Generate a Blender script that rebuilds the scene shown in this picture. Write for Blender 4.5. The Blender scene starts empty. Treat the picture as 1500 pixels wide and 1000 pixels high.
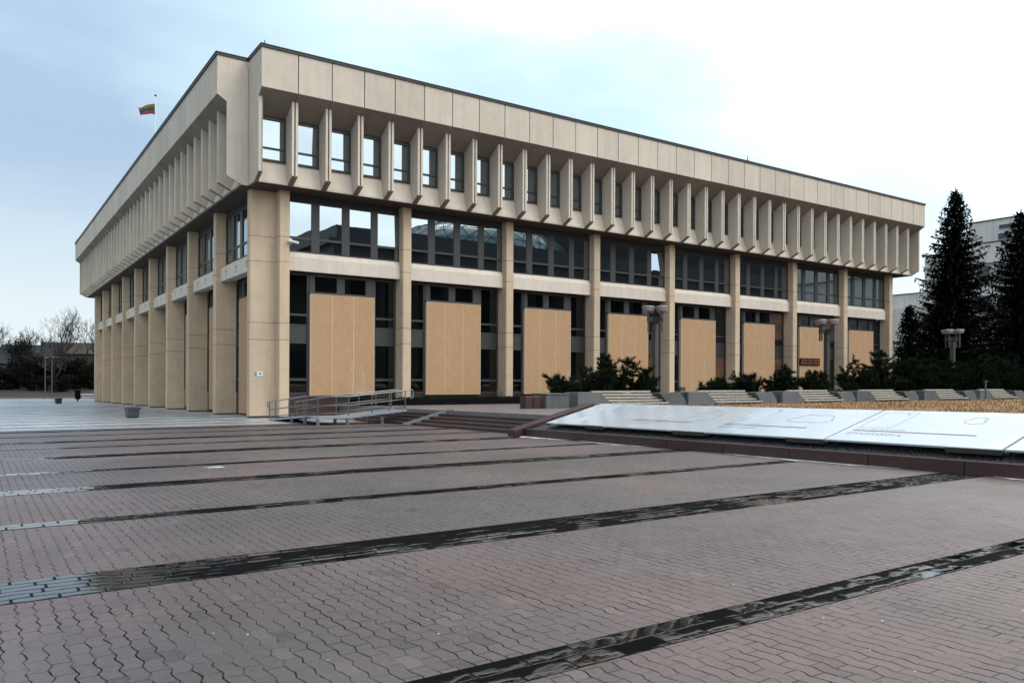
import bpy, bmesh, math, random
from mathutils import Vector, Matrix, noise
random.seed(7)
R = math.radians
S = bpy.context.scene
COL = S.collection
GS = -0.0105                       # the square falls gently towards its far end
def gz(y): return GS * y

# ------------------------------------------------------------------ helpers
class MB:
    def __init__(s): s.v = []; s.f = []; s.m = []
    def face(s, pts, mi=0):
        b = len(s.v); s.v += [tuple(p) for p in pts]; s.f.append(tuple(range(b, b+len(pts)))); s.m.append(mi)
    def box(s, a, b, mi=0, T=None):
        x0,y0,z0 = a; x1,y1,z1 = b
        p = [(x0,y0,z0),(x1,y0,z0),(x1,y1,z0),(x0,y1,z0),(x0,y0,z1),(x1,y0,z1),(x1,y1,z1),(x0,y1,z1)]
        s.hexa(p, mi, T)
    def hexa(s, p, mi=0, T=None):
        if T: p = [T(*q) for q in p]
        b = len(s.v); s.v += [tuple(q) for q in p]
        for q in ((0,3,2,1),(4,5,6,7),(0,1,5,4),(1,2,6,5),(2,3,7,6),(3,0,4,7)):
            s.f.append(tuple(b+i for i in q)); s.m.append(mi)
    def prism(s, prof, s0, s1, mi=0, T=None, em={}):
        """profile of (n,z) pairs swept along s from s0 to s1"""
        T = T or (lambda a,n,z: (a,n,z)); n = len(prof); b = len(s.v)
        s.v += [tuple(T(s0,p[0],p[1])) for p in prof] + [tuple(T(s1,p[0],p[1])) for p in prof]
        s.f.append(tuple(b+i for i in range(n))); s.m.append(mi)
        s.f.append(tuple(b+n+i for i in reversed(range(n)))); s.m.append(mi)
        for i in range(n):
            j = (i+1) % n; s.f.append((b+i, b+n+i, b+n+j, b+j)); s.m.append(em.get(i,mi))
    def tube(s, pts, rad, n=8, mi=0, cap=True):
        pts = [Vector(p) for p in pts]; k = len(pts)
        if not hasattr(rad, '__len__'): rad = [rad]*k
        b = len(s.v); up = None
        for i,p in enumerate(pts):
            d = (pts[min(i+1,k-1)] - pts[max(i-1,0)])
            d = d.normalized() if d.length > 1e-9 else Vector((0,0,1))
            if up is None: up = Vector((0,0,1)) if abs(d.z) < .9 else Vector((1,0,0))
            u = up - d*up.dot(d)
            u = u.normalized() if u.length > 1e-6 else d.orthogonal().normalized()
            up = u; w = d.cross(u)
            for a in range(n):
                t = 2*math.pi*a/n; s.v.append(tuple(p + (u*math.cos(t)+w*math.sin(t))*rad[i]))
        for i in range(k-1):
            for a in range(n):
                c = (a+1) % n; s.f.append((b+i*n+a, b+i*n+c, b+(i+1)*n+c, b+(i+1)*n+a)); s.m.append(mi)
        if cap:
            s.f.append(tuple(b+a for a in reversed(range(n)))); s.m.append(mi)
            s.f.append(tuple(b+(k-1)*n+a for a in range(n))); s.m.append(mi)
    def lathe(s, prof, n=20, mi=0, c=(0,0,0)):
        b = len(s.v)
        for r,z in prof:
            for a in range(n):
                t = 2*math.pi*a/n; s.v.append((c[0]+r*math.cos(t), c[1]+r*math.sin(t), c[2]+z))
        for i in range(len(prof)-1):
            for a in range(n):
                d = (a+1) % n; s.f.append((b+i*n+a, b+i*n+d, b+(i+1)*n+d, b+(i+1)*n+a)); s.m.append(mi)
        s.f.append(tuple(b+a for a in reversed(range(n)))); s.m.append(mi)
        s.f.append(tuple(b+(len(prof)-1)*n+a for a in range(n))); s.m.append(mi)
    def build(s, name, mats, parent=None, smooth=False, fix=True, bevel=0):
        me = bpy.data.meshes.new(name); me.from_pydata(s.v, [], s.f)
        for m in (mats if isinstance(mats,(list,tuple)) else [mats]): me.materials.append(m)
        me.polygons.foreach_set('material_index', s.m)
        if fix:
            bm = bmesh.new(); bm.from_mesh(me); bmesh.ops.recalc_face_normals(bm, faces=bm.faces[:]); bm.to_mesh(me); bm.free()
        if smooth: me.polygons.foreach_set('use_smooth', [True]*len(me.polygons))
        me.update()
        o = bpy.data.objects.new(name, me); COL.objects.link(o)
        if parent: o.parent = parent
        if bevel:
            md = o.modifiers.new('Bevel','BEVEL'); md.width = bevel; md.segments = 2; md.limit_method = 'ANGLE'
        return o
def tag(o, label=None, cat=None, group=None, kind=None):
    if label: o['label'] = label
    if cat: o['category'] = cat
    if group: o['group'] = group
    if kind: o['kind'] = kind
    return o
def empty(name, label, cat, loc=(0,0,0), rz=0, group=None):
    o = bpy.data.objects.new(name, None); COL.objects.link(o); o.location = loc; o.rotation_euler = (0,0,rz)
    o.empty_display_size = .2
    return tag(o, label, cat, group)
def copy_tree(o, parent=None):
    c = o.copy(); COL.objects.link(c)
    if parent: c.parent = parent
    for ch in list(o.children): copy_tree(ch, c)
    return c
def struct(o, name=None):
    o['kind'] = 'structure'; return o

# ------------------------------------------------------------------ materials
class N:
    def __init__(s, name):
        s.m = bpy.data.materials.new(name); s.m.use_nodes = True
        s.t = s.m.node_tree; s.n = s.t.nodes; s.b = s.n['Principled BSDF']; s.tc = s.n.new('ShaderNodeTexCoord')
    def new(s, t, **k):
        x = s.n.new(t)
        for a,v in k.items(): setattr(x,a,v)
        return x
    def l(s, a, b): s.t.links.new(a, b)
    def inp(s, sock, v):
        if isinstance(v, bpy.types.NodeSocket): s.l(v, sock)
        elif v is not None: sock.default_value = v
    def math(s, op, a, b=None, c=None, clamp=False):
        x = s.new('ShaderNodeMath', operation=op, use_clamp=clamp)
        for i,v in enumerate((a,b,c)):
            if v is not None: s.inp(x.inputs[i], v)
        return x.outputs[0]
    def noise(s, scale=5, detail=5, rough=.55, vec=None, stretch=None, w=None):
        x = s.new('ShaderNodeTexNoise'); x.inputs['Scale'].default_value = scale
        x.inputs['Detail'].default_value = detail; x.inputs['Roughness'].default_value = rough
        v = vec or s.tc.outputs['Object']
        if stretch:
            mp = s.new('ShaderNodeMapping'); mp.inputs['Scale'].default_value = stretch; s.l(v, mp.inputs['Vector']); v = mp.outputs[0]
        s.l(v, x.inputs['Vector']); return x.outputs['Fac']
    def ramp(s, f, lo, hi, a=0., b=1.):
        x = s.new('ShaderNodeMapRange', clamp=True); s.inp(x.inputs[0], f)
        x.inputs[1].default_value = lo; x.inputs[2].default_value = hi; s.inp(x.inputs[3], a); s.inp(x.inputs[4], b)
        return x.outputs[0]
    def mix(s, f, a, b, mode='MIX'):
        x = s.new('ShaderNodeMix', data_type='RGBA', blend_type=mode)
        s.inp(x.inputs[0], f)
        for i,v in ((6,a),(7,b)):
            if isinstance(v, tuple): v = tuple(v)+(1,) if len(v)==3 else v
            s.inp(x.inputs[i], v)
        return x.outputs[2]
    def xyz(s, v=None):
        x = s.new('ShaderNodeSeparateXYZ'); s.l(v or s.tc.outputs['Object'], x.inputs[0]); return x.outputs
    def bump(s, h, strength=.3, dist=.01):
        x = s.new('ShaderNodeBump'); x.inputs['Strength'].default_value = strength; x.inputs['Distance'].default_value = dist
        s.l(h, x.inputs['Height']); s.l(x.outputs[0], s.b.inputs['Normal'])
    def set(s, col=None, rough=None, metal=None, spec=None):
        if col is not None:
            s.inp(s.b.inputs['Base Color'], tuple(col)+(1,) if isinstance(col,tuple) else col)
        if rough is not None: s.inp(s.b.inputs['Roughness'], rough)
        if metal is not None: s.inp(s.b.inputs['Metallic'], metal)
        if spec is not None: s.inp(s.b.inputs['Specular IOR Level'], spec)
        return s.m
    def rnd(s): return s.new('ShaderNodeObjectInfo').outputs['Random']
def sc(c, k): return tuple(x*k for x in c)

def concrete(name, col, var=.18, joints=None, streak=.15, rough=.85, spots=0.):
    n = N(name); pos = n.new('ShaderNodeNewGeometry').outputs['Position']
    big = n.noise(.35, 4, .6, pos); fine = n.noise(28, 4, .7, pos); st = n.noise(3, 4, .6, pos, (1,1,.08)); med = n.noise(2.2, 5, .65, pos)
    v = n.math('ADD', n.ramp(big,.3,.7,1-var*.5,1+var*.5), n.ramp(fine,.3,.7,-var*.35,var*.35))
    v = n.math('ADD', v, n.ramp(st,.45,.75,0,-streak)); v = n.math('ADD', v, n.ramp(med,.35,.7,var*.2,-var*.2))
    v = n.math('ADD', v, n.ramp(n.rnd(),0,1,-var*.38,var*.38))
    if joints:
        z = n.xyz(pos)[2]
        for j in joints:
            d = n.math('ABSOLUTE', n.math('SUBTRACT', z, j)); v = n.math('MULTIPLY', v, n.ramp(d,.008,.02,.35,1))
    c = n.mix(1., tuple(col), v, 'MULTIPLY')
    warm = n.mix(n.ramp(n.noise(1.1,3,.6,pos),.45,.75,0,.35), c, n.mix(1.,c,(1.0,.88,.76),'MULTIPLY'))
    n.set(warm, rough); n.bump(n.math('ADD', fine, n.math('MULTIPLY', med, .4)), .25, .008)
    return n.m
def plain(name, col, rough=.6, metal=0, var=.2, scale=6, spec=None):
    n = N(name); v = n.ramp(n.noise(scale,5,.6),.3,.7,1-var,1+var)
    n.set(n.mix(1.,tuple(col),v,'MULTIPLY'), rough, metal, spec); return n.m
def glass(name, tint=(.03,.035,.04), refl=.42):
    n = N(name); pos = n.new('ShaderNodeNewGeometry').outputs['Position']
    n.set(n.mix(n.ramp(n.noise(.9,3,.6,pos),.4,.7), tuple(tint), sc(tint,.3)), .6, 0, 0.)
    g = n.new('ShaderNodeBsdfGlossy'); g.inputs['Roughness'].default_value = .004; g.inputs['Color'].default_value = (.80,.93,1,1)
    h = n.noise(.55, 2, .5, pos); bp = n.new('ShaderNodeBump'); bp.inputs['Strength'].default_value = .035; bp.inputs['Distance'].default_value = .05
    n.l(h, bp.inputs['Height']); n.l(bp.outputs[0], g.inputs['Normal'])
    fr = n.new('ShaderNodeFresnel'); fr.inputs[0].default_value = 1.5
    k = n.math('ADD', n.math('MULTIPLY', fr.outputs[0], 1-refl), refl, clamp=True)
    mx = n.new('ShaderNodeMixShader'); n.l(k, mx.inputs[0]); n.l(n.b.outputs[0], mx.inputs[1]); n.l(g.outputs[0], mx.inputs[2])
    n.l(mx.outputs[0], n.n['Material Output'].inputs[0]); return n.m

M = {}
M['fascia'] = concrete('pale_concrete', (.4215,.3779,.3155), .14, streak=.12)
M['fin'] = concrete('fin_concrete', (.4474,.4028,.3360), .14, streak=.12)
M['pillar'] = concrete('warm_concrete', (.4172,.3284,.2306), .2, joints=(3.45,4.2,6.9,8.0), streak=.12)
M['under'] = concrete('shade_darkened_underside', (.1812,.1525,.1250), .25, streak=.1)  # facade concrete darkened: shade painted into the colour of downward faces
M['beam'] = concrete('beam_concrete', (.4961,.4439,.3770), .12, streak=.14)
M['soffit'] = concrete('shade_darkened_soffit', (.0408,.0286,.0204), .2)  # near-black base colour carries the shade under the overhang
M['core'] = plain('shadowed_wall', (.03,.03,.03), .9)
M['coping'] = plain('dark_metal_coping', (.012,.012,.014), .45, .3)
M['frame'] = plain('grey_window_frame', (.0245,.0250,.0250), .5, .1, .1)
M['glass'] = glass('coated_glass', (.008,.009,.010), .35)
M['glass_low'] = glass('dark_glass', (.003,.003,.0035), .03)
M['glass_brown'] = glass('glass_over_brown_blind', (.11,.05,.022), .10)
M['granite_red'] = concrete('red_granite', (.0312,.0097,.0078), .5, streak=.2, rough=.5)
M['granite_dark'] = plain('dark_red_plinth', (.0306,.0122,.0109), .4, 0, .3, 30)
M['stone_grey'] = concrete('grey_planter_stone', (.0843,.0860,.0877), .4, streak=.35, rough=.8)
M['slat'] = plain('weathered_slats', (.2810,.2609,.2192), .75, 0, .25, 9)
M['steel'] = plain('galvanised_steel', (.1999,.2094,.2190), .32, .9, .1)
M['steel_dark'] = plain('dull_rail_steel', (.1292,.1258,.1224), .38, .8, .15)
M['deck'] = plain('zinc_deck', (.2312,.2652,.3060), .35, .3, .12)
M['white'] = plain('white_paint', (.5304,.5304,.5304), .5, 0, .05)
M['ink'] = plain('grey_ink', (.16,.18,.2), .6, 0, .1)
M['ink_pale'] = plain('pale_grey_ink', (.2340,.2565,.2790), .6, 0, .1)
M['ink_red'] = plain('dark_red_ink', (.09,.03,.03), .5, 0, .2)
M['lamp_metal'] = concrete('lamp_metal', (.0476,.0466,.0428), .4, streak=.3, rough=.6)
M['lamp_glass'] = plain('frosted_lamp_glass', (.2720,.2516,.2448), .18, 0, .12)
M['lamp_rim'] = plain('brownish_lamp_rim', (.20,.16,.15), .4, .2, .2)
M['bark'] = plain('dark_bark', (.035,.028,.024), .9, 0, .3, 12)
M['bark_far'] = plain('grey_brown_bark', (.018,.015,.014), .9, 0, .3, 3)
M['bin'] = plain('teal_grey_plastic', (.0187,.0281,.0318), .4, 0, .25, 8)
M['flag_y'] = plain('yellow_cloth', (.1456,.0735,.0084), .8, 0, .1)
M['flag_g'] = plain('green_cloth', (.0075,.0350,.0300), .8, 0, .1)
M['flag_r'] = plain('red_cloth', (.1615,.0142,.0333), .8, 0, .1)
M['plaque'] = plain('dark_red_brown_board', (.085,.022,.012), .45, 0, .4, 4)
M['blue'] = plain('sign_blue', (.12,.2,.42), .5, 0, .1)
M['black'] = plain('matt_black', (.004,.004,.0045), .8, 0, .2, 6, .05)
M['roof_grey'] = plain('grey_blue_roof', (.0224,.0269,.0303), .8, 0, .3, 1.2, .05)
M['roof_pale'] = plain('pale_tin_roof', (.0480,.0429,.0354), .8, 0, .3, 1.2, .05)
M['house'] = plain('dim_plaster', (.0185,.0185,.0178), .9, 0, .3, .8)
M['lib_wall'] = concrete('library_stone', (.02,.02,.02), .3)
M['lib_roof'] = plain('library_roof', (.016,.018,.02), .6)
M['office'] = concrete('white_render', (.5692,.5508,.5141), .12, streak=.2)
M['soil'] = plain('dark_soil', (.022,.017,.013), .95, 0, .4, 5)

# tan wall slabs: warm plaster with pale run-off marks
def tan():
    n = N('tan_plaster'); pos = n.new('ShaderNodeNewGeometry').outputs['Position']
    grain = n.noise(40,3,.7,pos); mot = n.noise(3.5,6,.7,pos); fibre = n.noise(9,3,.6,pos,(1,1,.05))
    v = n.math('ADD', n.ramp(grain,.3,.7,.92,1.06), n.ramp(mot,.3,.7,-.08,.08)); v = n.math('ADD', v, n.ramp(fibre,.3,.7,-.025,.025))
    c = n.mix(1., (.3430,.2101,.1124), v, 'MULTIPLY')
    run = n.math('MULTIPLY', n.ramp(n.noise(1.7,5,.65,pos,(1.6,1.6,.16)),.58,.70), n.ramp(n.noise(.55,4,.7,pos),.50,.60))
    c = n.mix(n.math('MULTIPLY',run,.5), c, (.4352,.3604,.2788))
    n.set(c, .85); n.bump(grain,.25,.006); return n.m
M['tan'] = tan()
M['trim'] = plain('pale_panel_trim', (.4488,.3740,.2720), .7, 0, .1)
# foliage
def leaf(name, a, b, rough=.6):
    n = N(name); pos = n.new('ShaderNodeNewGeometry').outputs['Position']
    f = n.ramp(n.noise(1.4,4,.6,pos),.35,.65); g = n.ramp(n.noise(14,2,.5,pos),.3,.7)
    n.set(n.mix(n.math('MULTIPLY', n.math('ADD',f,g), .5), tuple(a), tuple(b)), rough, 0, .03); return n.m
M['spruce'] = leaf('spruce_needles', (.004,.006,.005), (.012,.017,.012))
M['pine'] = leaf('dwarf_pine_needles', (.005,.008,.005), (.017,.026,.012))
M['yew'] = leaf('yew_foliage', (.004,.009,.004), (.010,.024,.008))
M['brush'] = leaf('bank_brush', (.003,.003,.003), (.009,.008,.007), .9)
M['grass_dry'] = leaf('dry_grass_blades', (.1768,.1122,.0578), (.36,.215,.105), .9)

# paving -------------------------------------------------------------
def pavers():
    n = N('wavy_concrete_pavers'); pos = n.new('ShaderNodeNewGeometry').outputs['Position']; x,y,z = n.xyz(pos)
    W, L = .092, .185
    ph = n.math('MULTIPLY', y, 2*math.pi/(L))
    wav = n.math('ADD', n.math('SINE', ph), n.math('MULTIPLY', n.math('SINE', n.math('MULTIPLY', ph, 2.)), -.28))
    jit = n.ramp(n.noise(9,2,.5,pos),.3,.7,-.05,.05)
    u = n.math('ADD', n.math('ADD', n.math('DIVIDE', x, W), n.math('MULTIPLY', wav, .085)), jit)
    row = n.math('FLOOR', u); fu = n.math('SUBTRACT', u, row)
    v = n.math('ADD', n.math('DIVIDE', y, L), n.math('MULTIPLY', n.math('MODULO', row, 2.), .5))
    v = n.math('ADD', v, .22); cell = n.math('FLOOR', v); fv = n.math('SUBTRACT', v, cell)
    du = n.math('MULTIPLY', n.math('MINIMUM', fu, n.math('SUBTRACT', 1., fu)), W)
    dv = n.math('MULTIPLY', n.math('MINIMUM', fv, n.math('SUBTRACT', 1., fv)), L)
    wear = n.ramp(n.noise(2.3,4,.6,pos),.35,.65,.6,1.15)
    ju = n.math('MULTIPLY', n.ramp(n.math('DIVIDE', du, wear), .0024,.0068,1,0), n.ramp(n.noise(4,5,.7,pos),.40,.56,.22,1)); jv = n.ramp(n.math('DIVIDE', dv, wear), .002,.006,.75,0)
    jv = n.math('MULTIPLY', jv, n.ramp(n.noise(1.9,3,.6,pos),.42,.55,.15,1))
    J = n.math('MAXIMUM', ju, jv)
    cx = n.new('ShaderNodeCombineXYZ'); n.l(row,cx.inputs[0]); n.l(cell,cx.inputs[1])
    wn = n.new('ShaderNodeTexWhiteNoise'); n.l(cx.outputs[0], wn.inputs['Vector'])
    tone = n.math('ADD', n.math('ADD', n.ramp(wn.outputs['Value'],0,1,.94,1.06), n.math('SUBTRACT', n.ramp(wn.outputs['Value'],.975,.98,0,.22), n.ramp(wn.outputs['Value'],.02,.025,.24,0))), n.ramp(n.noise(.33,5,.6,pos),.3,.7,-.24,.24))
    tone = n.math('ADD', tone, n.ramp(n.noise(95,4,.8,pos),.3,.7,-.55,.55))
    tone = n.math('ADD', tone, n.ramp(n.noise(34,3,.7,pos),.3,.7,-.16,.16))
    tone = n.math('ADD', tone, n.ramp(n.noise(1.6,5,.65,pos),.35,.7,.08,-.1))
    base = n.mix(n.ramp(n.noise(.16,3,.5,pos),.4,.62), (.063,.051,.050), (.086,.056,.053))
    c = n.mix(1., base, tone, 'MULTIPLY')
    # stray grit and small pale scraps
    vo = n.new('ShaderNodeTexVoronoi'); vo.inputs['Scale'].default_value = 5.5; n.l(pos, vo.inputs['Vector'])
    c = n.mix(n.math('MULTIPLY', n.ramp(vo.outputs['Distance'],.03,.045,1,0), n.ramp(n.noise(.9,2,.5,pos),.5,.6)), c, (.55,.55,.53))
    c = n.mix(n.math('MULTIPLY', J, .92), c, (.004,.004,.004))
    wet = n.ramp(n.noise(.23,4,.6,pos),.42,.68)
    n.set(c, n.math('ADD', n.ramp(wet,0,1,.56,.36), n.math('MULTIPLY', J, .2)), 0, n.math('MULTIPLY_ADD', J, -.6, .6))
    h = n.math('SUBTRACT', n.math('MULTIPLY', n.noise(45,4,.7,pos), .35), J)
    h = n.math('ADD', h, n.math('MULTIPLY', wn.outputs['Value'], .25))
    n.bump(h, .6, .006); return n.m
M['pavers'] = pavers()
def setts(name, L, W, y0, wetlo, col):
    """wet dark setts laid lengthwise along a band"""
    n = N(name); pos = n.new('ShaderNodeNewGeometry').outputs['Position']; x,y,z = n.xyz(pos)
    dis = n.ramp(n.noise(6,2,.5,pos),.3,.7,-.012,.012)
    u = n.math('DIVIDE', n.math('ADD', n.math('SUBTRACT', y, y0), dis), W); row = n.math('FLOOR', u); fu = n.math('SUBTRACT', u, row)
    r2 = n.new('ShaderNodeTexWhiteNoise', noise_dimensions='1D'); n.l(row, r2.inputs['W'])
    v = n.math('ADD', n.math('DIVIDE', x, L), r2.outputs['Value']); cell = n.math('FLOOR', v); fv = n.math('SUBTRACT', v, cell)
    du = n.math('MULTIPLY', n.math('MINIMUM', fu, n.math('SUBTRACT', 1., fu)), W); dv = n.math('MULTIPLY', n.math('MINIMUM', fv, n.math('SUBTRACT', 1., fv)), L)
    J = n.math('MAXIMUM', n.ramp(du,.003,.010,1,0), n.ramp(dv,.004,.012,1,0))
    cx = n.new('ShaderNodeCombineXYZ'); n.l(row,cx.inputs[0]); n.l(cell,cx.inputs[1])
    wn = n.new('ShaderNodeTexWhiteNoise'); n.l(cx.outputs[0], wn.inputs['Vector'])
    c = n.mix(1., tuple(col), n.ramp(wn.outputs['Value'],0,1,.6,1.5), 'MULTIPLY')
    c = n.mix(J, c, (.006,.006,.006))
    wv = n.math('ADD', n.noise(2.6,4,.65,pos,(.5,1,1)), n.math('MULTIPLY', n.math('SUBTRACT', wn.outputs['Value'], .5), .16))
    wv = n.math('ADD', wv, n.math('MULTIPLY', n.math('SUBTRACT', .5, fu), .22))
    wv = n.math('ADD', wv, n.math('ADD', n.ramp(x,-11.1,-10.0,.5,0), n.ramp(x,-5.,.5,0,.13)))
    wet = n.ramp(wv, wetlo, wetlo+.09)
    wet = n.math('MULTIPLY', wet, n.math('SUBTRACT', 1., J), clamp=True)
    n.set(c, n.ramp(wet,0,1,.75,.03), 0, n.ramp(wet,0,1,.02,1.))
    tilt = n.math('MULTIPLY', n.math('SUBTRACT', fu, .5), n.ramp(wn.outputs['Value'],0,1,-.5,.5))
    pil = n.math('MULTIPLY', n.math('POWER', n.math('MULTIPLY', n.math('SUBTRACT', fu, .5), 2.), 2.), -.6)
    rg = n.math('ADD', n.math('MULTIPLY', n.noise(11,3,.6,pos), .8), n.math('ADD', tilt, pil))
    h = n.math('SUBTRACT', n.math('MULTIPLY', rg, n.ramp(wet,0,1,1.,.12)), J)
    n.bump(h, .45, .012); return n.m
def slabs():
    n = N('wet_grey_slabs'); pos = n.new('ShaderNodeNewGeometry').outputs['Position']
    br = n.new('ShaderNodeTexBrick'); br.inputs['Scale'].default_value = 1; br.inputs['Mortar Size'].default_value = .012
    br.inputs['Brick Width'].default_value = .8; br.inputs['Row Height'].default_value = .5; n.l(pos, br.inputs['Vector'])
    br.inputs['Color1'].default_value = (.27,.29,.31,1); br.inputs['Color2'].default_value = (.33,.35,.37,1); br.inputs['Mortar'].default_value = (.04,.04,.04,1)
    v = n.ramp(n.noise(.5,5,.65,pos),.3,.7,.7,1.2)
    wet = n.ramp(n.noise(.25,5,.6,pos,(.35,1,1)),.36,.56)
    n.set(n.mix(1.,br.outputs['Color'],v,'MULTIPLY'), n.ramp(wet,0,1,.36,.26), 0, 1.)
    n.bump(n.math('ADD', n.math('MULTIPLY', br.outputs['Fac'], -.6), n.math('MULTIPLY', n.noise(6,4,.6,pos), .3)), .12, .005); return n.m
M['slabs'] = slabs()
def terrain_mat():
    n = N('winter_ground'); pos = n.new('ShaderNodeNewGeometry').outputs['Position']
    v = n.ramp(n.noise(.35,6,.65,pos),.3,.7); g = n.ramp(n.noise(4,4,.7,pos),.3,.7,.7,1.25)
    n.set(n.mix(1., n.mix(v,(.012,.010,.007),(.032,.025,.017)), g, 'MULTIPLY'), .95); n.bump(n.noise(3,5,.7,pos),.6,.1); return n.m
M['terrain'] = terrain_mat()
def lawn_mat():
    n = N('dry_turf'); pos = n.new('ShaderNodeNewGeometry').outputs['Position']
    v = n.ramp(n.noise(.5,5,.6,pos),.3,.7); g = n.ramp(n.noise(18,4,.7,pos,(.5,1,1)),.3,.7,.65,1.3)
    n.set(n.mix(1., n.mix(v,(.17,.10,.05),(.29,.18,.09)), g, 'MULTIPLY'), .95); n.bump(n.noise(25,4,.7,pos),.8,.04); return n.m
M['lawn'] = lawn_mat()
M['gravel'] = plain('dark_gravel', (.0510,.0510,.0558), .8, 0, .6, 45)
M['ice'] = plain('pale_residue', (.3720,.3720,.3840), .5, 0, .25, 12)
M['asphalt'] = plain('wet_asphalt', (.045,.045,.05), .5, 0, .25, 3)

# ------------------------------------------------------------------ camera
cam = bpy.data.cameras.new('camera'); co = bpy.data.objects.new('camera', cam); COL.objects.link(co)
cam.sensor_width = 36; cam.lens = 36*1158/1500; cam.shift_y = 58/1500; cam.clip_end = 5000; cam.clip_start = .05
co.matrix_world = Matrix.Translation((-11.52,-34.52,1.67)) @ Matrix.Rotation(R(55.82-90),4,'Z') @ Matrix.Rotation(R(90),4,'X') @ Matrix.Rotation(.0043,4,'Z')
S.camera = co

# ------------------------------------------------------------------ setting: ground
def smooth(a,b,x):
    t = max(0,min(1,(x-a)/(b-a))); return t*t*(3-2*t)
def zt(x,y):
    z = GS*max(-80,min(86,y)) - .05
    if y > 84: z += smooth(84,88,y)*.1 + smooth(87,118,y)*(4.2+.6*math.sin(x*.11)) + smooth(118,190,y)*2.5
    far = max(0, math.hypot(x,y)-300); z -= 0
    if y > 86: z += .35*noise.noise(Vector((x*.12,y*.12,0)))*smooth(88,96,y)
    return z
g = MB()
xs = [-1500,-800,-400,-200,-120]+[-80+5*i for i in range(49)]+[200,300,500,900,1500]
ys = [-1500,-700,-300,-160]+[-100+6*i for i in range(31)]+[84,85,86,87,88,89.5,91]+[93+3*i for i in range(36)]+[210,240,300,400,600,1000,1800]
ys = sorted(set(ys))
for y in ys:
    for x in xs: g.v.append((x,y,zt(x,y)))
nx = len(xs)
for j in range(len(ys)-1):
    for i in range(nx-1): g.f.append((j*nx+i,j*nx+i+1,(j+1)*nx+i+1,(j+1)*nx+i)); g.m.append(0)
struct(g.build('ground', M['terrain'], smooth=True))
def sheet(name, x0,x1,y0,y1,dz,mat,zf=gz,ny=1):
    m = MB()
    m.box((x0,y0,0),(x1,y1,0)); m = MB()
    for k in range(ny):
        a = y0+(y1-y0)*k/ny; b = y0+(y1-y0)*(k+1)/ny
        m.face([(x0,a,zf(a)+dz),(x1,a,zf(a)+dz),(x1,b,zf(b)+dz),(x0,b,zf(b)+dz)])
    return struct(m.build(name, mat, fix=False))
sheet('paving', -70, 66, -75, 86, 0, M['pavers'])
sheet('pavement', -70, 1.0, -5.6, 86, .004, M['slabs'])
# bands of dark wet setts across the square
bands = [(-34.3,.55,.11),(-31.5,.29,.145),(-28.52,.64,.107),(-25.70,.29,.145),(-22.83,.52,.104),(-20.33,.29,.145),(-17.30,.62,.103),(-14.65,.29,.145),(-12.3,.6,.1),(-9.6,.29,.145),(-6.9,.55,.11)]
for i,(yc,w,rw) in enumerate(bands):
    mt = setts('wet_setts', .30 if w<.35 else .26, rw, yc-w/2, .56 if i != 1 else .475, (.004,.004,.0045))
    sheet('paving_band', -70, .79 if yc < -16.8 else 1.1, yc-w/2, yc+w/2, .004, mt)
mt = setts('far_band_setts', .3, .145, 0, .62, (.006,.006,.0065))
for k in range(14):
    yc = -3.9+2.85*k; sheet('paving_band', -70, -2.3, yc-.14, yc+.14, .008, mt)
# thin puddles lying along the foot of the low wall
def puddle(xc, y0, y1, w, seed):
    m = MB(); rr = random.Random(seed); n = 26; top = []; bot = []
    for i in range(n+1):
        t = i/n; y = y0+(y1-y0)*t; e = math.sin(math.pi*t)**.4
        a = w*e*(.35+.9*abs(noise.noise(Vector((y*1.7,seed,0))))+.25*rr.random())
        top.append((xc,y,gz(y)+.006)); bot.append((xc-a,y,gz(y)+.006))
    for i in range(n): m.face([bot[i],top[i],top[i+1],bot[i+1]])
    return struct(m.build('ice_patch', M['ice'], fix=True))
puddle(.79,-19.0,-16.9,.45,3); puddle(.79,-21.9,-19.3,.28,5); puddle(.79,-27.6,-23.9,.30,8); puddle(.79,-29.9,-28.9,.26,11); puddle(-8.1,-21.1,-20.8,.5,4)
# far kerb and road strip at the end of the square
m = MB(); m.box((-70,86,-1.0),(20,86.3,-.72)); struct(m.build('kerb', M['stone_grey']))

# terrace in front of the long facade
def zter(y): return .5+GS*y
m = MB()
m.hexa([(2.62,-16.5,-.3),(70,-16.5,-.3),(70,.9,-.3),(2.62,.9,-.3),(2.62,-16.5,zter(-16.5)),(70,-16.5,zter(-16.5)),(70,.9,zter(.9)),(2.62,.9,zter(.9))])
struct(m.build('terrace', concrete('terrace_paving', (.1156,.0986,.0952), .4, rough=.5)))

# stone steps (run along the square, climb towards the terrace)
st = empty('stone_steps', 'worn dark red stone steps rising from the square to the terrace beside the metal ramp', 'steps', (1.25,-11,.1))
for k in range(4):
    m = MB(); x0 = 1.22+.35*k; rise = .098; yb = -16.55; ya = -4.4
    def zz(y): return GS*y
    segs = [yb]+[yb+1.9*i+random.uniform(-.3,.3) for i in range(1,7)]+[ya]
    for a,b in zip(segs,segs[1:]):
        j = random.uniform(-.012,.012); zt0 = rise*(k+1)
        m.hexa([(x0+j,a+.008,-.2),(2.61,a+.008,-.2),(2.61,b-.008,-.2),(x0+j,b-.008,-.2),(x0+j,a+.008,zz(a)+zt0),(2.61,a+.008,zz(a)+zt0-.002*k),(2.61,b-.008,zz(b)+zt0-.002*k),(x0+j,b-.008,zz(b)+zt0)])
    o = m.build('step', M['granite_red'], st, bevel=.012); o.matrix_parent_inverse = Matrix.Translation((-1.25,11,-.1))
m = MB()
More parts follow.
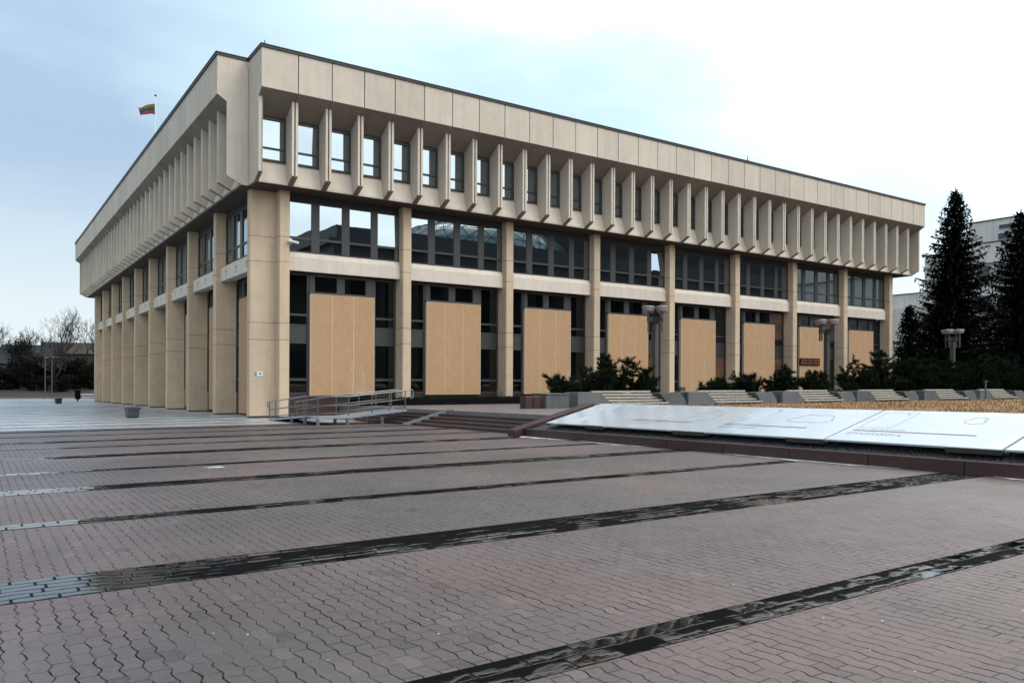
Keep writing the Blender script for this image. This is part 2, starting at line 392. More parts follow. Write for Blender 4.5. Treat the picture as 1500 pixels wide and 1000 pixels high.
for ya in (-9.55,):
    a,b = ya,ya+.5
    m.hexa([(1.0,a,gz(a)+.0),(2.9,a,zter(a)-.3),(2.9,b,zter(b)-.3),(1.0,b,gz(b)),(1.0,a,gz(a)+.03),(2.9,a,zter(a)+.05),(2.9,b,zter(b)+.05),(1.0,b,gz(b)+.03)])
o = m.build('wheel_strip', M['stone_grey'], st); o.matrix_parent_inverse = Matrix.Translation((-1.25,11,-.1))

# lawn behind the boards
def zl(y): return .80-.0135*(y+9.2)
m = MB(); n = 30; b = len(m.v)
for j in range(n+1):
    y = -44+27.44*j/n
    for i in range(41):
        x = 3.16+ 66*(i/40)**1.6; m.v.append((x,y,zl(y)+(.05*noise.noise(Vector((x*.4,y*.4,2))) if i else -.03)))
for j in range(n):
    for i in range(40): m.f.append((j*41+i,j*41+i+1,(j+1)*41+i+1,(j+1)*41+i)); m.m.append(0)
struct(m.build('lawn', M['lawn'], smooth=True))
m = MB(); rr = random.Random(2)
for i in range(26000):
    x = 3.2+ 40*rr.random()**2.2; y = -34+17.4*rr.random()
    z = zl(y)-.02; h = rr.uniform(.05,.12); a = rr.random()*6.28; w = .012+.0006*(x); dx,dy = math.cos(a)*w, math.sin(a)*w; lx,ly = rr.uniform(-.07,.07), rr.uniform(-.07,.07)
    m.face([(x-dx,y-dy,z),(x+dx,y+dy,z),(x+lx,y+ly,z+h)])
tag(m.build('dry_grass', M['grass_dry'], fix=False), 'short dry straw coloured winter grass on the raised lawn', 'grass', kind='stuff')

# ------------------------------------------------------------------ low wall, bank, boards
wall = empty('retaining_wall', 'low dark red granite wall with sloping end along the edge of the square below the boards', 'wall', (.8,-24,.2))
inv = Matrix.Translation((-.8,24,-.2))
def wpart(m, name, mat, bevel=0):
    o = m.build(name, mat, wall, bevel=bevel); o.matrix_parent_inverse = inv; return o
m = MB(); y = -44
while y < -16.9:
    e = min(y+1.55,-16.85); a,b = y+.006,e-.006
    m.hexa([(.80,a,gz(a)-.3),(1.0,a,gz(a)-.3),(1.0,b,gz(b)-.3),(.80,b,gz(b)-.3),(.80,a,gz(a)+.205),(1.0,a,gz(a)+.20),(1.0,b,gz(b)+.20),(.80,b,gz(b)+.205)]); y = e
wpart(m,'wall_front',M['granite_red'],.01)
def zc(x): return .176+.186+.25*(x-.65)
m = MB(); xs_ = [.52,1.1,1.8,2.5,3.3]
for a,b in zip(xs_,xs_[1:]):
    m.hexa([(a+.004,-16.95,-.2),(b-.004,-16.95,-.2),(b-.004,-16.58,-.2),(a+.004,-16.58,-.2),(a+.004,-16.95,zc(a)+.02),(b-.004,-16.95,zc(b)+.02),(b-.004,-16.58,zc(b)+.02),(a+.004,-16.58,zc(a)+.02)])
wpart(m,'sloping_coping',M['granite_red'],.012)
m = MB(); m.hexa([(3.0,-44,.3),(3.15,-44,.3),(3.15,-9.9,.3),(3.0,-9.9,.3),(3.0,-44,zl(-44)+.01),(3.15,-44,zl(-44)+.01),(3.15,-16.6,zl(-16.6)+.01),(3.0,-16.6,zl(-16.6)+.01)])
m = MB(); m.hexa([(3.05,-44,.3),(3.155,-44,.3),(3.155,-16.96,.3),(3.05,-16.96,.3),(3.05,-44,zl(-44)+.0),(3.155,-44,zl(-44)+.0),(3.155,-16.96,zl(-16.96)+.0),(3.05,-16.96,zl(-16.96)+.0)])
wpart(m,'lawn_edge',M['granite_dark'])
m = MB(); m.hexa([(3.31,-16.66,.2),(70,-16.66,.2),(70,-16.5,.2),(3.31,-16.5,.2),(3.31,-16.66,zl(-16.6)+.015),(70,-16.66,zl(-16.6)+.015),(70,-16.5,zl(-16.6)+.015),(3.31,-16.5,zl(-16.6)+.015)])
wpart(m,'lawn_edge',M['granite_dark'])
# gravel-covered bank
def zb(x,y): return GS*y+.186+.25*(x-.65)
m = MB(); m.face([(1.0,-44,zb(1.0,-44)-.11),(3.05,-44,zb(3.05,-44)-.11),(3.05,-16.95,zb(3.05,-16.95)-.11),(1.0,-16.95,zb(1.0,-16.95)-.11)])
struct(m.build('bank', M['gravel'], fix=False))
m = MB(); rr = random.Random(5)
for i in range(5200):
    x = 1.02+rr.random()**1.5*.5; y = -34+rr.random()*17; r = rr.uniform(.012,.03); z = zb(x,y)-.105
    p = [Vector((x+r*math.cos(t)*rr.uniform(.7,1.2),y+r*math.sin(t)*rr.uniform(.7,1.2),z)) for t in (0,1.57,3.14,4.71)]; top = (x,y,z+r*rr.uniform(.6,1.1))
    for k in range(4): m.face([p[k],p[(k+1)%4],top])
tag(m.build('gravel', M['gravel'], fix=False), 'dark wet gravel strip between the red granite wall and the boards', 'gravel', kind='stuff')
# boards
def board(y0, y1, label, tone, deco):
    L = y0-y1; xb, xt = 1.12, 3.06; lift = .045
    o = empty('information_board', label, 'board', (xb,y1,zb(xb,y1)+lift), 0, 'sloping boards along the low wall')
    a = math.atan(.25); Ln = (xt-xb)/math.cos(a)
    rx = Matrix.Rotation(-a,4,'Y')
    o.matrix_world = Matrix.Translation((xb,y1,zb(xb,y1)+lift)) @ Matrix.Rotation(math.atan(GS),4,'X') @ rx
    m = MB(); m.box((0,.012,0),(Ln,L-.012,.035)); m.build('panel', tone, o, bevel=.004)
    m = MB(); m.box((-.035,.0,-.05),(-.004,L*.28,.034)); m.build('edge_clip', M['steel_dark'], o)
    for q in (0,L-.06):
        m = MB(); m.box((.0,q,-.045),(Ln,q+.06,-.004)); m.build('support_rail', M['steel_dark'], o)
    z = .0385
    def line(m, pts, w):
        for p,q in zip(pts,pts[1:]):
            d = Vector((q[0]-p[0],q[1]-p[1],0)); 
            if d.length < 1e-6: continue
            t = Vector((-d.y,d.x,0)).normalized()*w
            m.face([(p[0]-t.x,p[1]-t.y,z),(q[0]-t.x,q[1]-t.y,z),(q[0]+t.x,q[1]+t.y,z),(p[0]+t.x,p[1]+t.y,z)])
    def s(t): return L-t*L            # t from the board's left end as read from the square
    if 'stripe' in deco:
        t0,t1 = deco['stripe']; m = MB(); m.face([(Ln*.30,s(t0),z),(Ln*.30,s(t1),z),(Ln*.318,s(t1),z),(Ln*.318,s(t0),z)]); m.build('red_stripe', M['ink_red'], o, fix=False)
        m = MB(); rr = random.Random(int(L*77+t0*10))
        for r_ in (.20,.235,.36):
            t = t0
            while t < t0+.32:
                w = rr.uniform(.008,.03); m.face([(Ln*r_,s(t),z),(Ln*r_,s(t+w),z),(Ln*r_+.02,s(t+w),z),(Ln*r_+.02,s(t),z)]); t += w+.008
        m.build('printed_text', M['ink_pale'], o, fix=False)
    if 'map' in deco:
        tc, xc, ry, rx_, sd = deco['map']; m = MB(); pts = []
        for i in range(41):
            q = i/40*2*math.pi; k = 1+.42*noise.noise(Vector((math.cos(q)*1.6,math.sin(q)*1.6,sd)))+.12*noise.noise(Vector((math.cos(q)*6,math.sin(q)*6,sd)))
            pts.append((Ln*xc+rx_*k*math.cos(q), s(tc)+ry*k*math.sin(q)))
        pts[-1] = pts[0]; line(m, pts, .007); m.build('map_outline', M['ink_pale'], o, fix=False)
    if 'frame' in deco:
        t0,t1,x0,x1 = deco['frame']; m = MB(); line(m,[(Ln*x0,s(t0)),(Ln*x1,s(t0)),(Ln*x1,s(t1)),(Ln*x0,s(t1)),(Ln*x0,s(t0))],.004); m.build('ruled_box', M['ink_pale'], o, fix=False)
    m = MB(); tt = deco.get('dot',.12); m.face([(Ln*.86,s(tt),z),(Ln*.86,s(tt+.02),z),(Ln*.89,s(tt+.012),z)]); m.build('small_emblem', M['ink_red'], o, fix=False)
    return o
def boardmat(name, c, patch, lo=.47):
    n = N(name); pos = n.new('ShaderNodeNewGeometry').outputs['Position']
    w = n.ramp(n.noise(.9,4,.6,pos,(.6,1,1)),lo,lo+.07)
    n.set(n.mix(n.math('MULTIPLY',w,patch), tuple(c), sc(c,.68)), n.ramp(w,0,1,.30,.12), 0, .5); return n.m
bm1 = boardmat('board_wet_white', (.4488,.4760,.5032), .5, .36); bm2 = boardmat('board_white', (.3465,.4042,.4607), .12)
board(-17.55,-19.86,'short white sloping board at the stepped end of the red granite wall', bm1, dict(map=(.62,.72,.30,.22,1.3),dot=.25))
board(-19.88,-23.10,'wet greyish white sloping board with ragged map outline, second from the steps', bm1, dict(stripe=(.12,.72),map=(.70,.56,.42,.40,4.2),dot=.12))
board(-23.12,-25.90,'white sloping board with wide map outline near its middle, third from the steps', bm2, dict(stripe=(.0,.72),map=(.62,.62,.48,.30,7.7),frame=(.06,.22,.45,.92),dot=.2))
board(-25.92,-28.90,'white sloping board with small map outline and long dark stripe, fourth from the steps', bm2, dict(stripe=(.06,.78),map=(.66,.72,.17,.18,9.1),frame=(.06,.26,.42,.92),dot=.2))
board(-28.92,-31.90,'white sloping board cut off by the right edge of the picture', bm2, dict(stripe=(.06,.7),map=(.6,.6,.3,.25,2.4)))

# ------------------------------------------------------------------ main building
B = empty('government_building', 'three storey beige concrete office building with deep window fins and tall pillars', 'building', (0,0,0))
TR = lambda s,n,z: (s,-n,z)                 # long facade: s along x, n outward
TL = lambda s,n,z: (-1.35-n,.15+s,z)        # side facade: s along y, n outward
RIGHT_N, LEFT_N = 34, 38
ZS = 10.03
def soff(n): return 13.77-.616*(1.75-n)
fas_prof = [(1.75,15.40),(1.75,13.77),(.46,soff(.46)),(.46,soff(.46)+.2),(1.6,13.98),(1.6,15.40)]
fin_prof = [(1.35,10.37),(1.35,soff(1.35)-.002),(.455,soff(.455)-.002),(.455,10.06),(.72,10.06)]
fin_fill = [(1.22,10.43),(1.22,soff(1.285)-.004),(.46,soff(.46)-.004),(.46,10.065),(.62,10.065)]
def proto(mb, name, mats, bevel=0):
    o = mb.build(name, mats, B, bevel=bevel); return o
def repeat(o, offs):
    for i,d in enumerate(offs):
        c = o if i == 0 else copy_tree(o, B)
        c.location = d
def facade(T, cnt, side):
    axis = Vector((1,0,0)) if side == 'R' else Vector((0,1,0)); s0 = -1.75 if side == 'R' else .05
    off = lambda i: axis*(s0+1.5*i)
    # canonical pieces are modelled with their seam at s = 0
    Tc = TR if side == 'R' else (lambda s,n,z: (-1.35-n,.15+s,z))
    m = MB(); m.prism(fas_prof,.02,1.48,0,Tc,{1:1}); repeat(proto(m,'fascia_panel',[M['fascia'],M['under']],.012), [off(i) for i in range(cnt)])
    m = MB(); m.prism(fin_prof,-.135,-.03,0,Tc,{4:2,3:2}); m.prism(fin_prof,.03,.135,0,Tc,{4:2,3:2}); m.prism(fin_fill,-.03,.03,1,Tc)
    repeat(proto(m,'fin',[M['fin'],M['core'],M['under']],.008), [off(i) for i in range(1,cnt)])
    m = MB(); m.prism([(.50,11.06),(.80,10.16),(.80,10.07),(.42,10.07),(.42,11.06)],.137,1.363,0,Tc)
    repeat(proto(m,'apron_panel',M['fin']), [off(i) for i in range(cnt)])
    # windows: frame with pane
    m = MB(); a,b = .138,1.362
    for q in ((a,a+.07,11.08,12.93),(b-.12,b,11.08,12.93)): m.box((q[0],.47,q[2]),(q[1],.56,q[3]),0,Tc)
    for q in ((11.08,11.15),(11.58,11.66),(12.83,12.93)): m.box((a+.07,.472,q[0]),(b-.12,.555,q[1]),0,Tc)
    m.box((a,.50,11.062),(b,.60,11.078),0,Tc)
    f = proto(m,'window',M['frame'])
    for k,(z0,z1) in enumerate(((11.15,11.58),(11.66,12.83))):
        m = MB(); m.box((a+.07,.485,z0),(b-.12,.50,z1),0,Tc); m.build('pane',M['glass'],f)
    rr = random.Random(3 if side=='R' else 9)
    for i in range(cnt):
        c = f if i == 0 else copy_tree(f,B); c.location = off(i)
    return off
facade(TR, RIGHT_N, 'R'); facade(TL, LEFT_N, 'L')
# end walls and the re-entrant corner between the two facades
endp = [(1.752,15.40),(1.752,13.77),(1.352,13.50),(1.352,10.37),(.70,10.05),(-.15,10.05),(-.15,15.40)]
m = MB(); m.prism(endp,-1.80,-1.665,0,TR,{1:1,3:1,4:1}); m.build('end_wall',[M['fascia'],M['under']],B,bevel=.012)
m = MB(); m.prism([(1.35,10.37),(1.35,soff(1.35)-.002),(.455,soff(.455)-.002),(.455,10.06),(.72,10.06)],-1.64,-1.625,0,TR); m.build('half_fin',M['fin'],B)
m = MB(); m.prism(endp,49.25-.0,49.39,0,TR); m.build('end_wall',M['fascia'],B,bevel=.012)
endl = [(1.752,15.40),(1.752,13.77),(1.352,13.50),(1.352,10.37),(.70,10.05),(.452,10.05),(.452,15.40)]
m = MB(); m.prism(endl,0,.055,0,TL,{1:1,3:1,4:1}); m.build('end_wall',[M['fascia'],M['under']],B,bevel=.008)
m = MB(); m.prism([(1.752,15.40),(1.752,13.77),(1.352,13.50),(1.352,10.37),(.70,10.05),(-.15,10.05),(-.15,15.40)],57.055,57.19,0,TL); m.build('end_wall',M['fascia'],B)
# coping along the roof edge, stepping in at the corner
m = MB()
m.box((-1.84,-1.80,15.40),(49.43,-1.62,15.50)); m.box((-1.84,-1.62,15.40),(-1.62,.11,15.50)); m.box((-3.16,.11,15.40),(-1.62,.27,15.50)); m.box((-3.16,.27,15.40),(-2.98,57.4,15.50)); m.box((49.25,-1.62,15.40),(49.43,.2,15.50))
m.box((-1.86,-1.82,15.503),(49.45,-1.60,15.54)); m.box((-1.86,-1.60,15.503),(-1.60,.09,15.54)); m.box((-3.18,.09,15.503),(-1.60,.29,15.54)); m.box((-3.18,.29,15.503),(-2.96,57.42,15.54))
m.build('roof_coping',M['coping'],B)
m = MB(); m.box((-2.9,.3,15.2),(49.2,57.1,15.32)); m.box((-1.6,-1.58,15.2),(49.2,.3,15.316)); m.build('roof',M['coping'],B)
# core behind the glazing
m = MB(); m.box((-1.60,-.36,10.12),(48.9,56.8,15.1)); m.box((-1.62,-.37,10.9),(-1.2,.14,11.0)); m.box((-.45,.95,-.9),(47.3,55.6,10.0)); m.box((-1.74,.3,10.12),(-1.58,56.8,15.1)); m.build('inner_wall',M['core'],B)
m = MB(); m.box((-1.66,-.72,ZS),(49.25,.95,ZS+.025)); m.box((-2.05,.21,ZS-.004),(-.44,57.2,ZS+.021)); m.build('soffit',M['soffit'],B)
# pillars
pr = MB(); c = .035
prof = [(-.46+c,0),(-c,0),(0,c),(0,.95),(-.46,.95),(-.46,c)]
def vprism(prof, z0, z1):
    m = MB(); n = len(prof); m.v = [(p[0],p[1],z0) for p in prof]+[(p[0],p[1],z1) for p in prof]
    m.f = [tuple(reversed(range(n))),tuple(range(n,2*n))]+[(i,(i+1)%n,n+(i+1)%n,n+i) for i in range(n)]; m.m = [0]*len(m.f); return m
o = vprism(prof,.07,ZS-.002).build('pillar',M['pillar'],B)
repeat(o, [(6*k,0,0) for k in range(9)])
profl = [(-.5,.02),(-.5,.45),(-1.6+c,.45),(-1.6,.45-c),(-1.6,.02+c),(-1.6+c,.02)]
o = vprism(profl,-.0,ZS-.006).build('pillar',M['pillar'],B)
for k in range(10):
    cpy = o if k == 0 else copy_tree(o,B); cpy.location = (0,.53+6*k,gz(6*k)*.98+.06 if k else .09)
    cpy.scale = (1,1,(ZS-.006-cpy.location.z)/(ZS-.006))
m = MB(); m.box((-.44,.07,-.1),(-.02,.9,.07)); m.build('pillar_base',M['granite_dark'],B)
for k in range(10):
    m = MB(); m.box((-1.56,.60+6*k,-1),(-.5,.93+6*k,.09 if k == 0 else gz(6*k)+.058)); m.build('pillar_base',M['granite_dark'],B)
m = MB(); m.box((-.5,.55,.08),(-.44,.95,ZS-.01)); m.build('corner_infill',M['pillar'],B)

# spandrel beams, glazing and wall slabs bay by bay
def bay(T, nb, n2, ng, npn, zfloor, side):
    """nb beam front, n2 second floor glass, ng ground floor glass, npn slab front; bay width 5.54"""
    W = 5.54; O = []
    m = MB(); m.prism([(nb,6.58),(nb,7.20),(n2+.02,7.44),(n2-.3,7.44),(n2-.3,6.62),(nb-.1,6.58)],.012,W-.012,0,T)
    beam = m.build('spandrel_beam',M['beam'],B,bevel=.015); O.append(beam)
    if side == 'L':
        m = MB(); zc_ = 6.93
        for k in range(3):
            s = .95+1.75*k
            for p in (((-.13,.16),(0,.0)),((.13,.16),(0,.0)),((0,0),(.03,-.17))):
                (a,b_),(c_,d_) = p; m.hexa([(s+a-.034,nb+.004,zc_+b_),(s+a+.034,nb+.004,zc_+b_),(s+a+.034,nb-.01,zc_+b_),(s+a-.034,nb-.01,zc_+b_),(s+c_-.034,nb+.004,zc_+d_),(s+c_+.034,nb+.004,zc_+d_),(s+c_+.034,nb-.01,zc_+d_),(s+c_-.034,nb-.01,zc_+d_)],0,T)
        m.build('relief_mark',M['frame'],beam)
    # second floor strip window
    m = MB(); cs = (.60,2.07,3.53,4.96); hw = .545; z0,zt_,z1 = 7.50,8.09,9.68; e = [.0]
    for cc in cs: e += [cc-hw,cc+hw]
    e.append(W)
    for i in range(0,len(e),2): m.box((e[i]+.002,n2-.06,7.44),(e[i+1]-.002,n2+.04,z1+.05),0,T)
    for i in range(1,len(e)-1,2):
        for q in ((7.44,z0),(zt_-.05,zt_+.05),(z1,z1+.05)): m.box((e[i]-.002,n2-.05,q[0]),(e[i+1]+.002,n2+.03,q[1]),0,T)
    f = m.build('strip_window',M['frame'],B); O.append(f)
    rr = random.Random(hash(side) % 7)
    for cc in cs:
        for q in ((z0,zt_-.05),(zt_+.05,z1)):
            m = MB(); m.box((cc-hw,n2-.02,q[0]),(cc+hw,n2-.006,q[1]),0,T); m.build('pane',M['glass'],f)
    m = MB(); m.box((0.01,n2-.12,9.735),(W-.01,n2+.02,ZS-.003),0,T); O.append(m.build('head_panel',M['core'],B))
    # ground floor: narrow glazing, slab, narrow glazing, transom lights
    for k,(a,b_) in enumerate(((.01,1.16),(4.36,W-.01))):
        m = MB(); pa,pb = a+.10,b_-.10
        m.box((a,ng-.06,1.02),(pa,ng+.05,6.56),0,T); m.box((pb,ng-.06,1.02),(b_,ng+.05,6.56),0,T)
        for q in ((1.02,1.12),(1.64,1.76),(3.34,3.40),(4.14,4.22),(4.60,4.70),(6.46,6.56)): m.box((pa-.002,ng-.05,q[0]),(pb+.002,ng+.04,q[1]),0,T)
        m.box((pa-.002,ng-.03,3.40),(pb+.002,ng+.02,4.14),0,T)
        f = m.build('side_window',M['frame'],B); O.append(f)
        for q in ((1.12,1.64),(1.76,3.34),(4.22,4.60),(4.70,6.46)):
            m = MB(); m.box((pa,ng-.02,q[0]),(pb,ng-.006,q[1]),0,T); m.build('pane',M['glass_low'],f)
    m = MB(); z0,z1 = 5.72,6.44; e = [1.162,1.42,2.49,2.87,3.94,4.358]
    for i in range(0,6,2): m.box((e[i],ng-.06,z0-.08),(e[i+1],ng+.09,6.56),0,T)
    for i in (1,3):
        for q in ((z0-.08,z0),(z1,6.56)): m.box((e[i]-.002,ng-.05,q[0]),(e[i+1]+.002,ng+.08,q[1]),0,T)
    m.box((1.13,ng+.09,5.63),(4.38,ng+.2,5.72),0,T)
    f = m.build('transom_window',M['frame'],B); O.append(f)
    for i in (1,3):
        m = MB(); m.box((e[i],ng-.0,z0),(e[i+1],ng+.02,z1),0,T); m.build('pane',M['glass_low'],f)
    m = MB(); z0 = zfloor; z1 = 5.62; e = [1.18,2.225,3.285,4.33]
    for a,b_ in zip(e,e[1:]): m.box((a+.016,ng,z0),(b_-.016,npn,z1),0,T)
    for a in e[1:3]: m.box((a-.016,ng,z0),(a+.016,npn-.006,z1),1,T)
    for a in (e[0],e[3]): m.box((a-.014,ng,z0),(a+.012,npn+.008,z1+.012),1,T)
    m.box((e[0]+.012,ng,z1),(e[3]-.012,npn+.006,z1+.012),1,T)
    O.append(m.build('wall_slab',[M['tan'],M['trim']],B))
    m = MB(); m.box((.005,ng-.1,-1.0),(W-.005,ng+.02,1.018),0,T); O.append(m.build('plinth',M['granite_dark'],B))
    return O
O = bay(lambda s,n,z:(s,-n,z), -.30,-.48,-.82,-.62,.97,'R')
for k in range(1,8):
    for o in O:
        c_ = copy_tree(o,B); c_.location = (6*k,0,0)
        if o.name.startswith('side_window') and k in (1,3,4,5,6) and o is [q for q in O if q.name.startswith('side_window')][1]:
            for i,ch in enumerate(c_.children):
                if (k,i) in ((3,1),(4,1),(5,3),(5,1),(6,3)):
                    ch.data = ch.data.copy(); ch.data.materials.clear(); ch.data.materials.append(M['glass_brown'])
O = bay(lambda s,n,z:(-1.35-n,1.0+s,z), 0,-.30,-.82,-.60,.05,'L')
for k in range(1,9):
    for o in O: c_ = copy_tree(o,B); c_.location = (0,6*k,0)
# a few casements left ajar, so their reflections break
bpy.context.view_layer.update()
rr = random.Random(21)
def tilt(ch, ax, ang):
    vs = [v.co for v in ch.data.vertices]; c_ = sum(vs, Vector())/len(vs)
    ch.matrix_local = Matrix.Translation(c_) @ Matrix.Rotation(ang,4,ax) @ Matrix.Translation(-c_)
for o in list(B.children):
    if o.name.startswith(('strip_window','window')):
        for ch in o.children:
            if ch.name.startswith('pane'): tilt(ch, 'Z', rr.gauss(0,.004)); 
for o,i,g_ in (('strip_window',7,-.03),('strip_window.003',7,-.10),('window.001',1,.05),('window.016',1,.07)):
    o = bpy.data.objects.get(o)
    if o and len(o.children) > i: tilt(o.children[i], 'X', g_)
# fixtures on the building that would move with it only if fixed: separate things
t = empty('security_camera', 'small white security camera bracketed to the corner pillar at beam height', 'security camera', (.02,-.02,7.75))
m = MB(); m.box((.0,-.02,-.06),(.05,.03,.06)); m.tube([(.03,0,0),(.05,-.10,.02)],.018,6); m.build('bracket',M['white'],t)
m = MB(); m.tube([(-.02,-.10,.06),(.30,-.22,-.02)],[.055,.06],10); m.lathe([(.05,-.03),(.085,.0),(.085,.09),(.05,.12)],12,0,(-.06,-.09,.02)); m.build('housing',M['white'],t,smooth=False)
m = MB(); m.tube([(.30,-.22,-.02),(.315,-.226,-.024)],.045,10); m.build('lens',M['black'],t)
t = empty('wall_sign', 'small white and blue sign screwed to the corner pillar at head height', 'sign', (-1.38,.545,1.83))
m = MB(); m.box((.11,-.015,0),(.36,-.0,.21)); m.build('plate',M['white'],t,bevel=.004)
m = MB(); m.box((0,-.014,.02),(.105,0,.19)); m.build('blue_plate',M['blue'],t)
m = MB(); m.face([(.17,-.0165,.15),(.31,-.0165,.12),(.28,-.0165,.09),(.22,-.0165,.10)]); m.face([(.21,-.0165,.16),(.25,-.0165,.17),(.30,-.0165,.13),(.24,-.0165,.12)]); m.face([(.16,-.0165,.03),(.31,-.0165,.03),(.31,-.0165,.045),(.16,-.0165,.045)]); m.build('symbol',M['black'],t,fix=False)
t = empty('notice_board', 'dark red brown notice board on the tan slab behind the middle street lamp', 'board', (37.1,.60,2.9))
m = MB(); m.box((0,-.07,0),(2.3,.015,.5)); m.build('backing',M['black'],t)
m = MB()
for i in range(3):
    for j in range(2): m.box((.06+.74*i,-.085,.05+.21*j),(.06+.74*i+.68,-.068,.05+.21*j+.18))
m.build('plates',M['plaque'],t)
for (x,y,h,lb) in ((-1.65,-1.65,.14,'short dark lightning rod at the near roof corner'),(28.6,-1.7,.3,'thin lightning rod on the roof edge midway along the long facade'),(-3.05,57.0,.3,'small lightning rod at the far end of the side facade roof')):
    m = MB(); m.tube([(x,y,15.53),(x,y,15.6+h)],[.035,.014],6); m.box((x-.06,y-.06,15.54),(x+.06,y+.06,15.58)); tag(m.build('lightning_rod',M['coping']),lb,'lightning rod')

# flag on the roof
t = empty('flagpole', 'thin pale flagpole standing on the roof of the government building', 'flagpole', (1.6,41.2,15.32))
m = MB(); m.tube([(0,0,0),(0,0,11.4)],[.06,.04],10); m.build('pole',M['white'],t)
m = MB(); m.lathe([(.02,0),(.09,.03),(.11,.08),(.07,.14),(.01,.16)],12,0,(0,0,11.4)); m.build('finial',M['coping'],t)
m = MB(); nx_,nz_ = 22,9; Wf,Hf = 1.42,.92; dirv = Vector((-.80,.45,0)).normalized(); nr = Vector((.45,.80,0)).normalized()
for j in range(nz_+1):
    for i in range(nx_+1):
        u,v = i/nx_,j/nz_
        w = .10*math.sin(u*7+v*1.2)*u+.05*math.sin(u*15+v*3)*u
        drop = (.30*u**1.1)*(v**1.0)+.06*u*u; sh = .26*u*(1-v)
        p = Vector((1.6,41.2,26.05-.0))+dirv*(.05+u*Wf-sh*.6)+nr*w+Vector((0,0,-Hf*(1-v)-drop+.05*math.sin(u*6)))
        m.v.append(tuple(p))
for j in range(nz_):
    for i in range(nx_):
        a = j*(nx_+1)+i; m.f.append((a,a+1,a+nx_+2,a+nx_+1)); m.m.append(2 if j < 3 else (1 if j < 6 else 0))
o = m.build('flag',[M['flag_y'],M['flag_g'],M['flag_r']],smooth=True,fix=False)
tag(o,'yellow, green and red striped flag blowing to the left above the roof','flag')
md = o.modifiers.new('Solidify','SOLIDIFY'); md.thickness = .01

# ------------------------------------------------------------------ planter strip, floodlights, benches
def tufts(m, x0,x1,y0,y1,zf,cnt,h,rr,w=.02,mi=0):
    for i in range(cnt):
        x,y = rr.uniform(x0,x1),rr.uniform(y0,y1); z = zf(x,y); a = rr.random()*6.28; hh = h*rr.uniform(.4,1); l = rr.uniform(-.6,.6)*hh; k = rr.uniform(-.6,.6)*hh
        m.face([(x-w*math.cos(a),y-w*math.sin(a),z),(x+w*math.cos(a),y+w*math.sin(a),z),(x+l,y+k,z+hh)],mi)
t = empty('planting_bed', 'long black stone planting bed with low dark plants under the tan wall slabs', 'planter', (2.8,-1.05,.4))
inv2 = Matrix.Translation((-2.8,1.05,-.4))
m = MB(); m.box((2.8,-1.1,.3),(14.6,-.08,.80)); o = m.build('bed_wall',M['black'],t,bevel=.01); o.matrix_parent_inverse = inv2
m = MB(); rr = random.Random(4); tufts(m,2.85,14.5,-1.05,-.12,lambda x,y:.79,4200,.14,rr,.018); o = m.build('low_plants',M['yew'],t,fix=False); o.matrix_parent_inverse = inv2
def floodlight(x,y,z,label):
    t = empty('floodlight', label, 'floodlight', (x,y,z), R(-10), 'floodlights at the foot of the facade')
    m = MB(); m.hexa([(-.17,-.09,.12),(.17,-.09,.12),(.14,.09,.14),(-.14,.09,.14),(-.17,-.09,.36),(.17,-.09,.36),(.14,.09,.32),(-.14,.09,.32)]); m.build('housing',M['lamp_metal'],t,bevel=.015)
    m = MB(); m.box((-.15,.092,.15),(.15,.098,.31)); m.build('lens',M['black'],t)
    m = MB(); m.box((-.2,-.02,0),(.2,.02,.03)); m.box((-.2,-.02,.03),(-.175,.02,.26)); m.box((.175,-.02,.03),(.2,.02,.26)); m.build('bracket',M['steel_dark'],t)
floodlight(10.7,-.65,.80,'small grey floodlight on the planting bed beside the second pillar from the left')
floodlight(21.5,-3.0,.53,'small dark floodlight on the terrace between the first lamp and the shrubs')
floodlight(27.6,-3.0,.53,'small dark floodlight behind the shrub cluster between the first two lamps')
for x in (21.5,27.6):
    m = MB(); m.box((x-.3,-3.3,.5),(x+.3,-2.7,.98)); m.box((x-.34,-3.34,.98),(x+.34,-2.66,1.03)); tag(m.build('stone_pedestal',M['stone_grey'],bevel=.01),'squat grey stone pedestal under the floodlight %s' % ('nearer the first lamp' if x < 25 else 'behind the shrubs by the middle bays'),'pedestal')
for o in list(COL.objects):
    if o.name.startswith('floodlight') and o.location.x > 20: o.location.z = 1.03

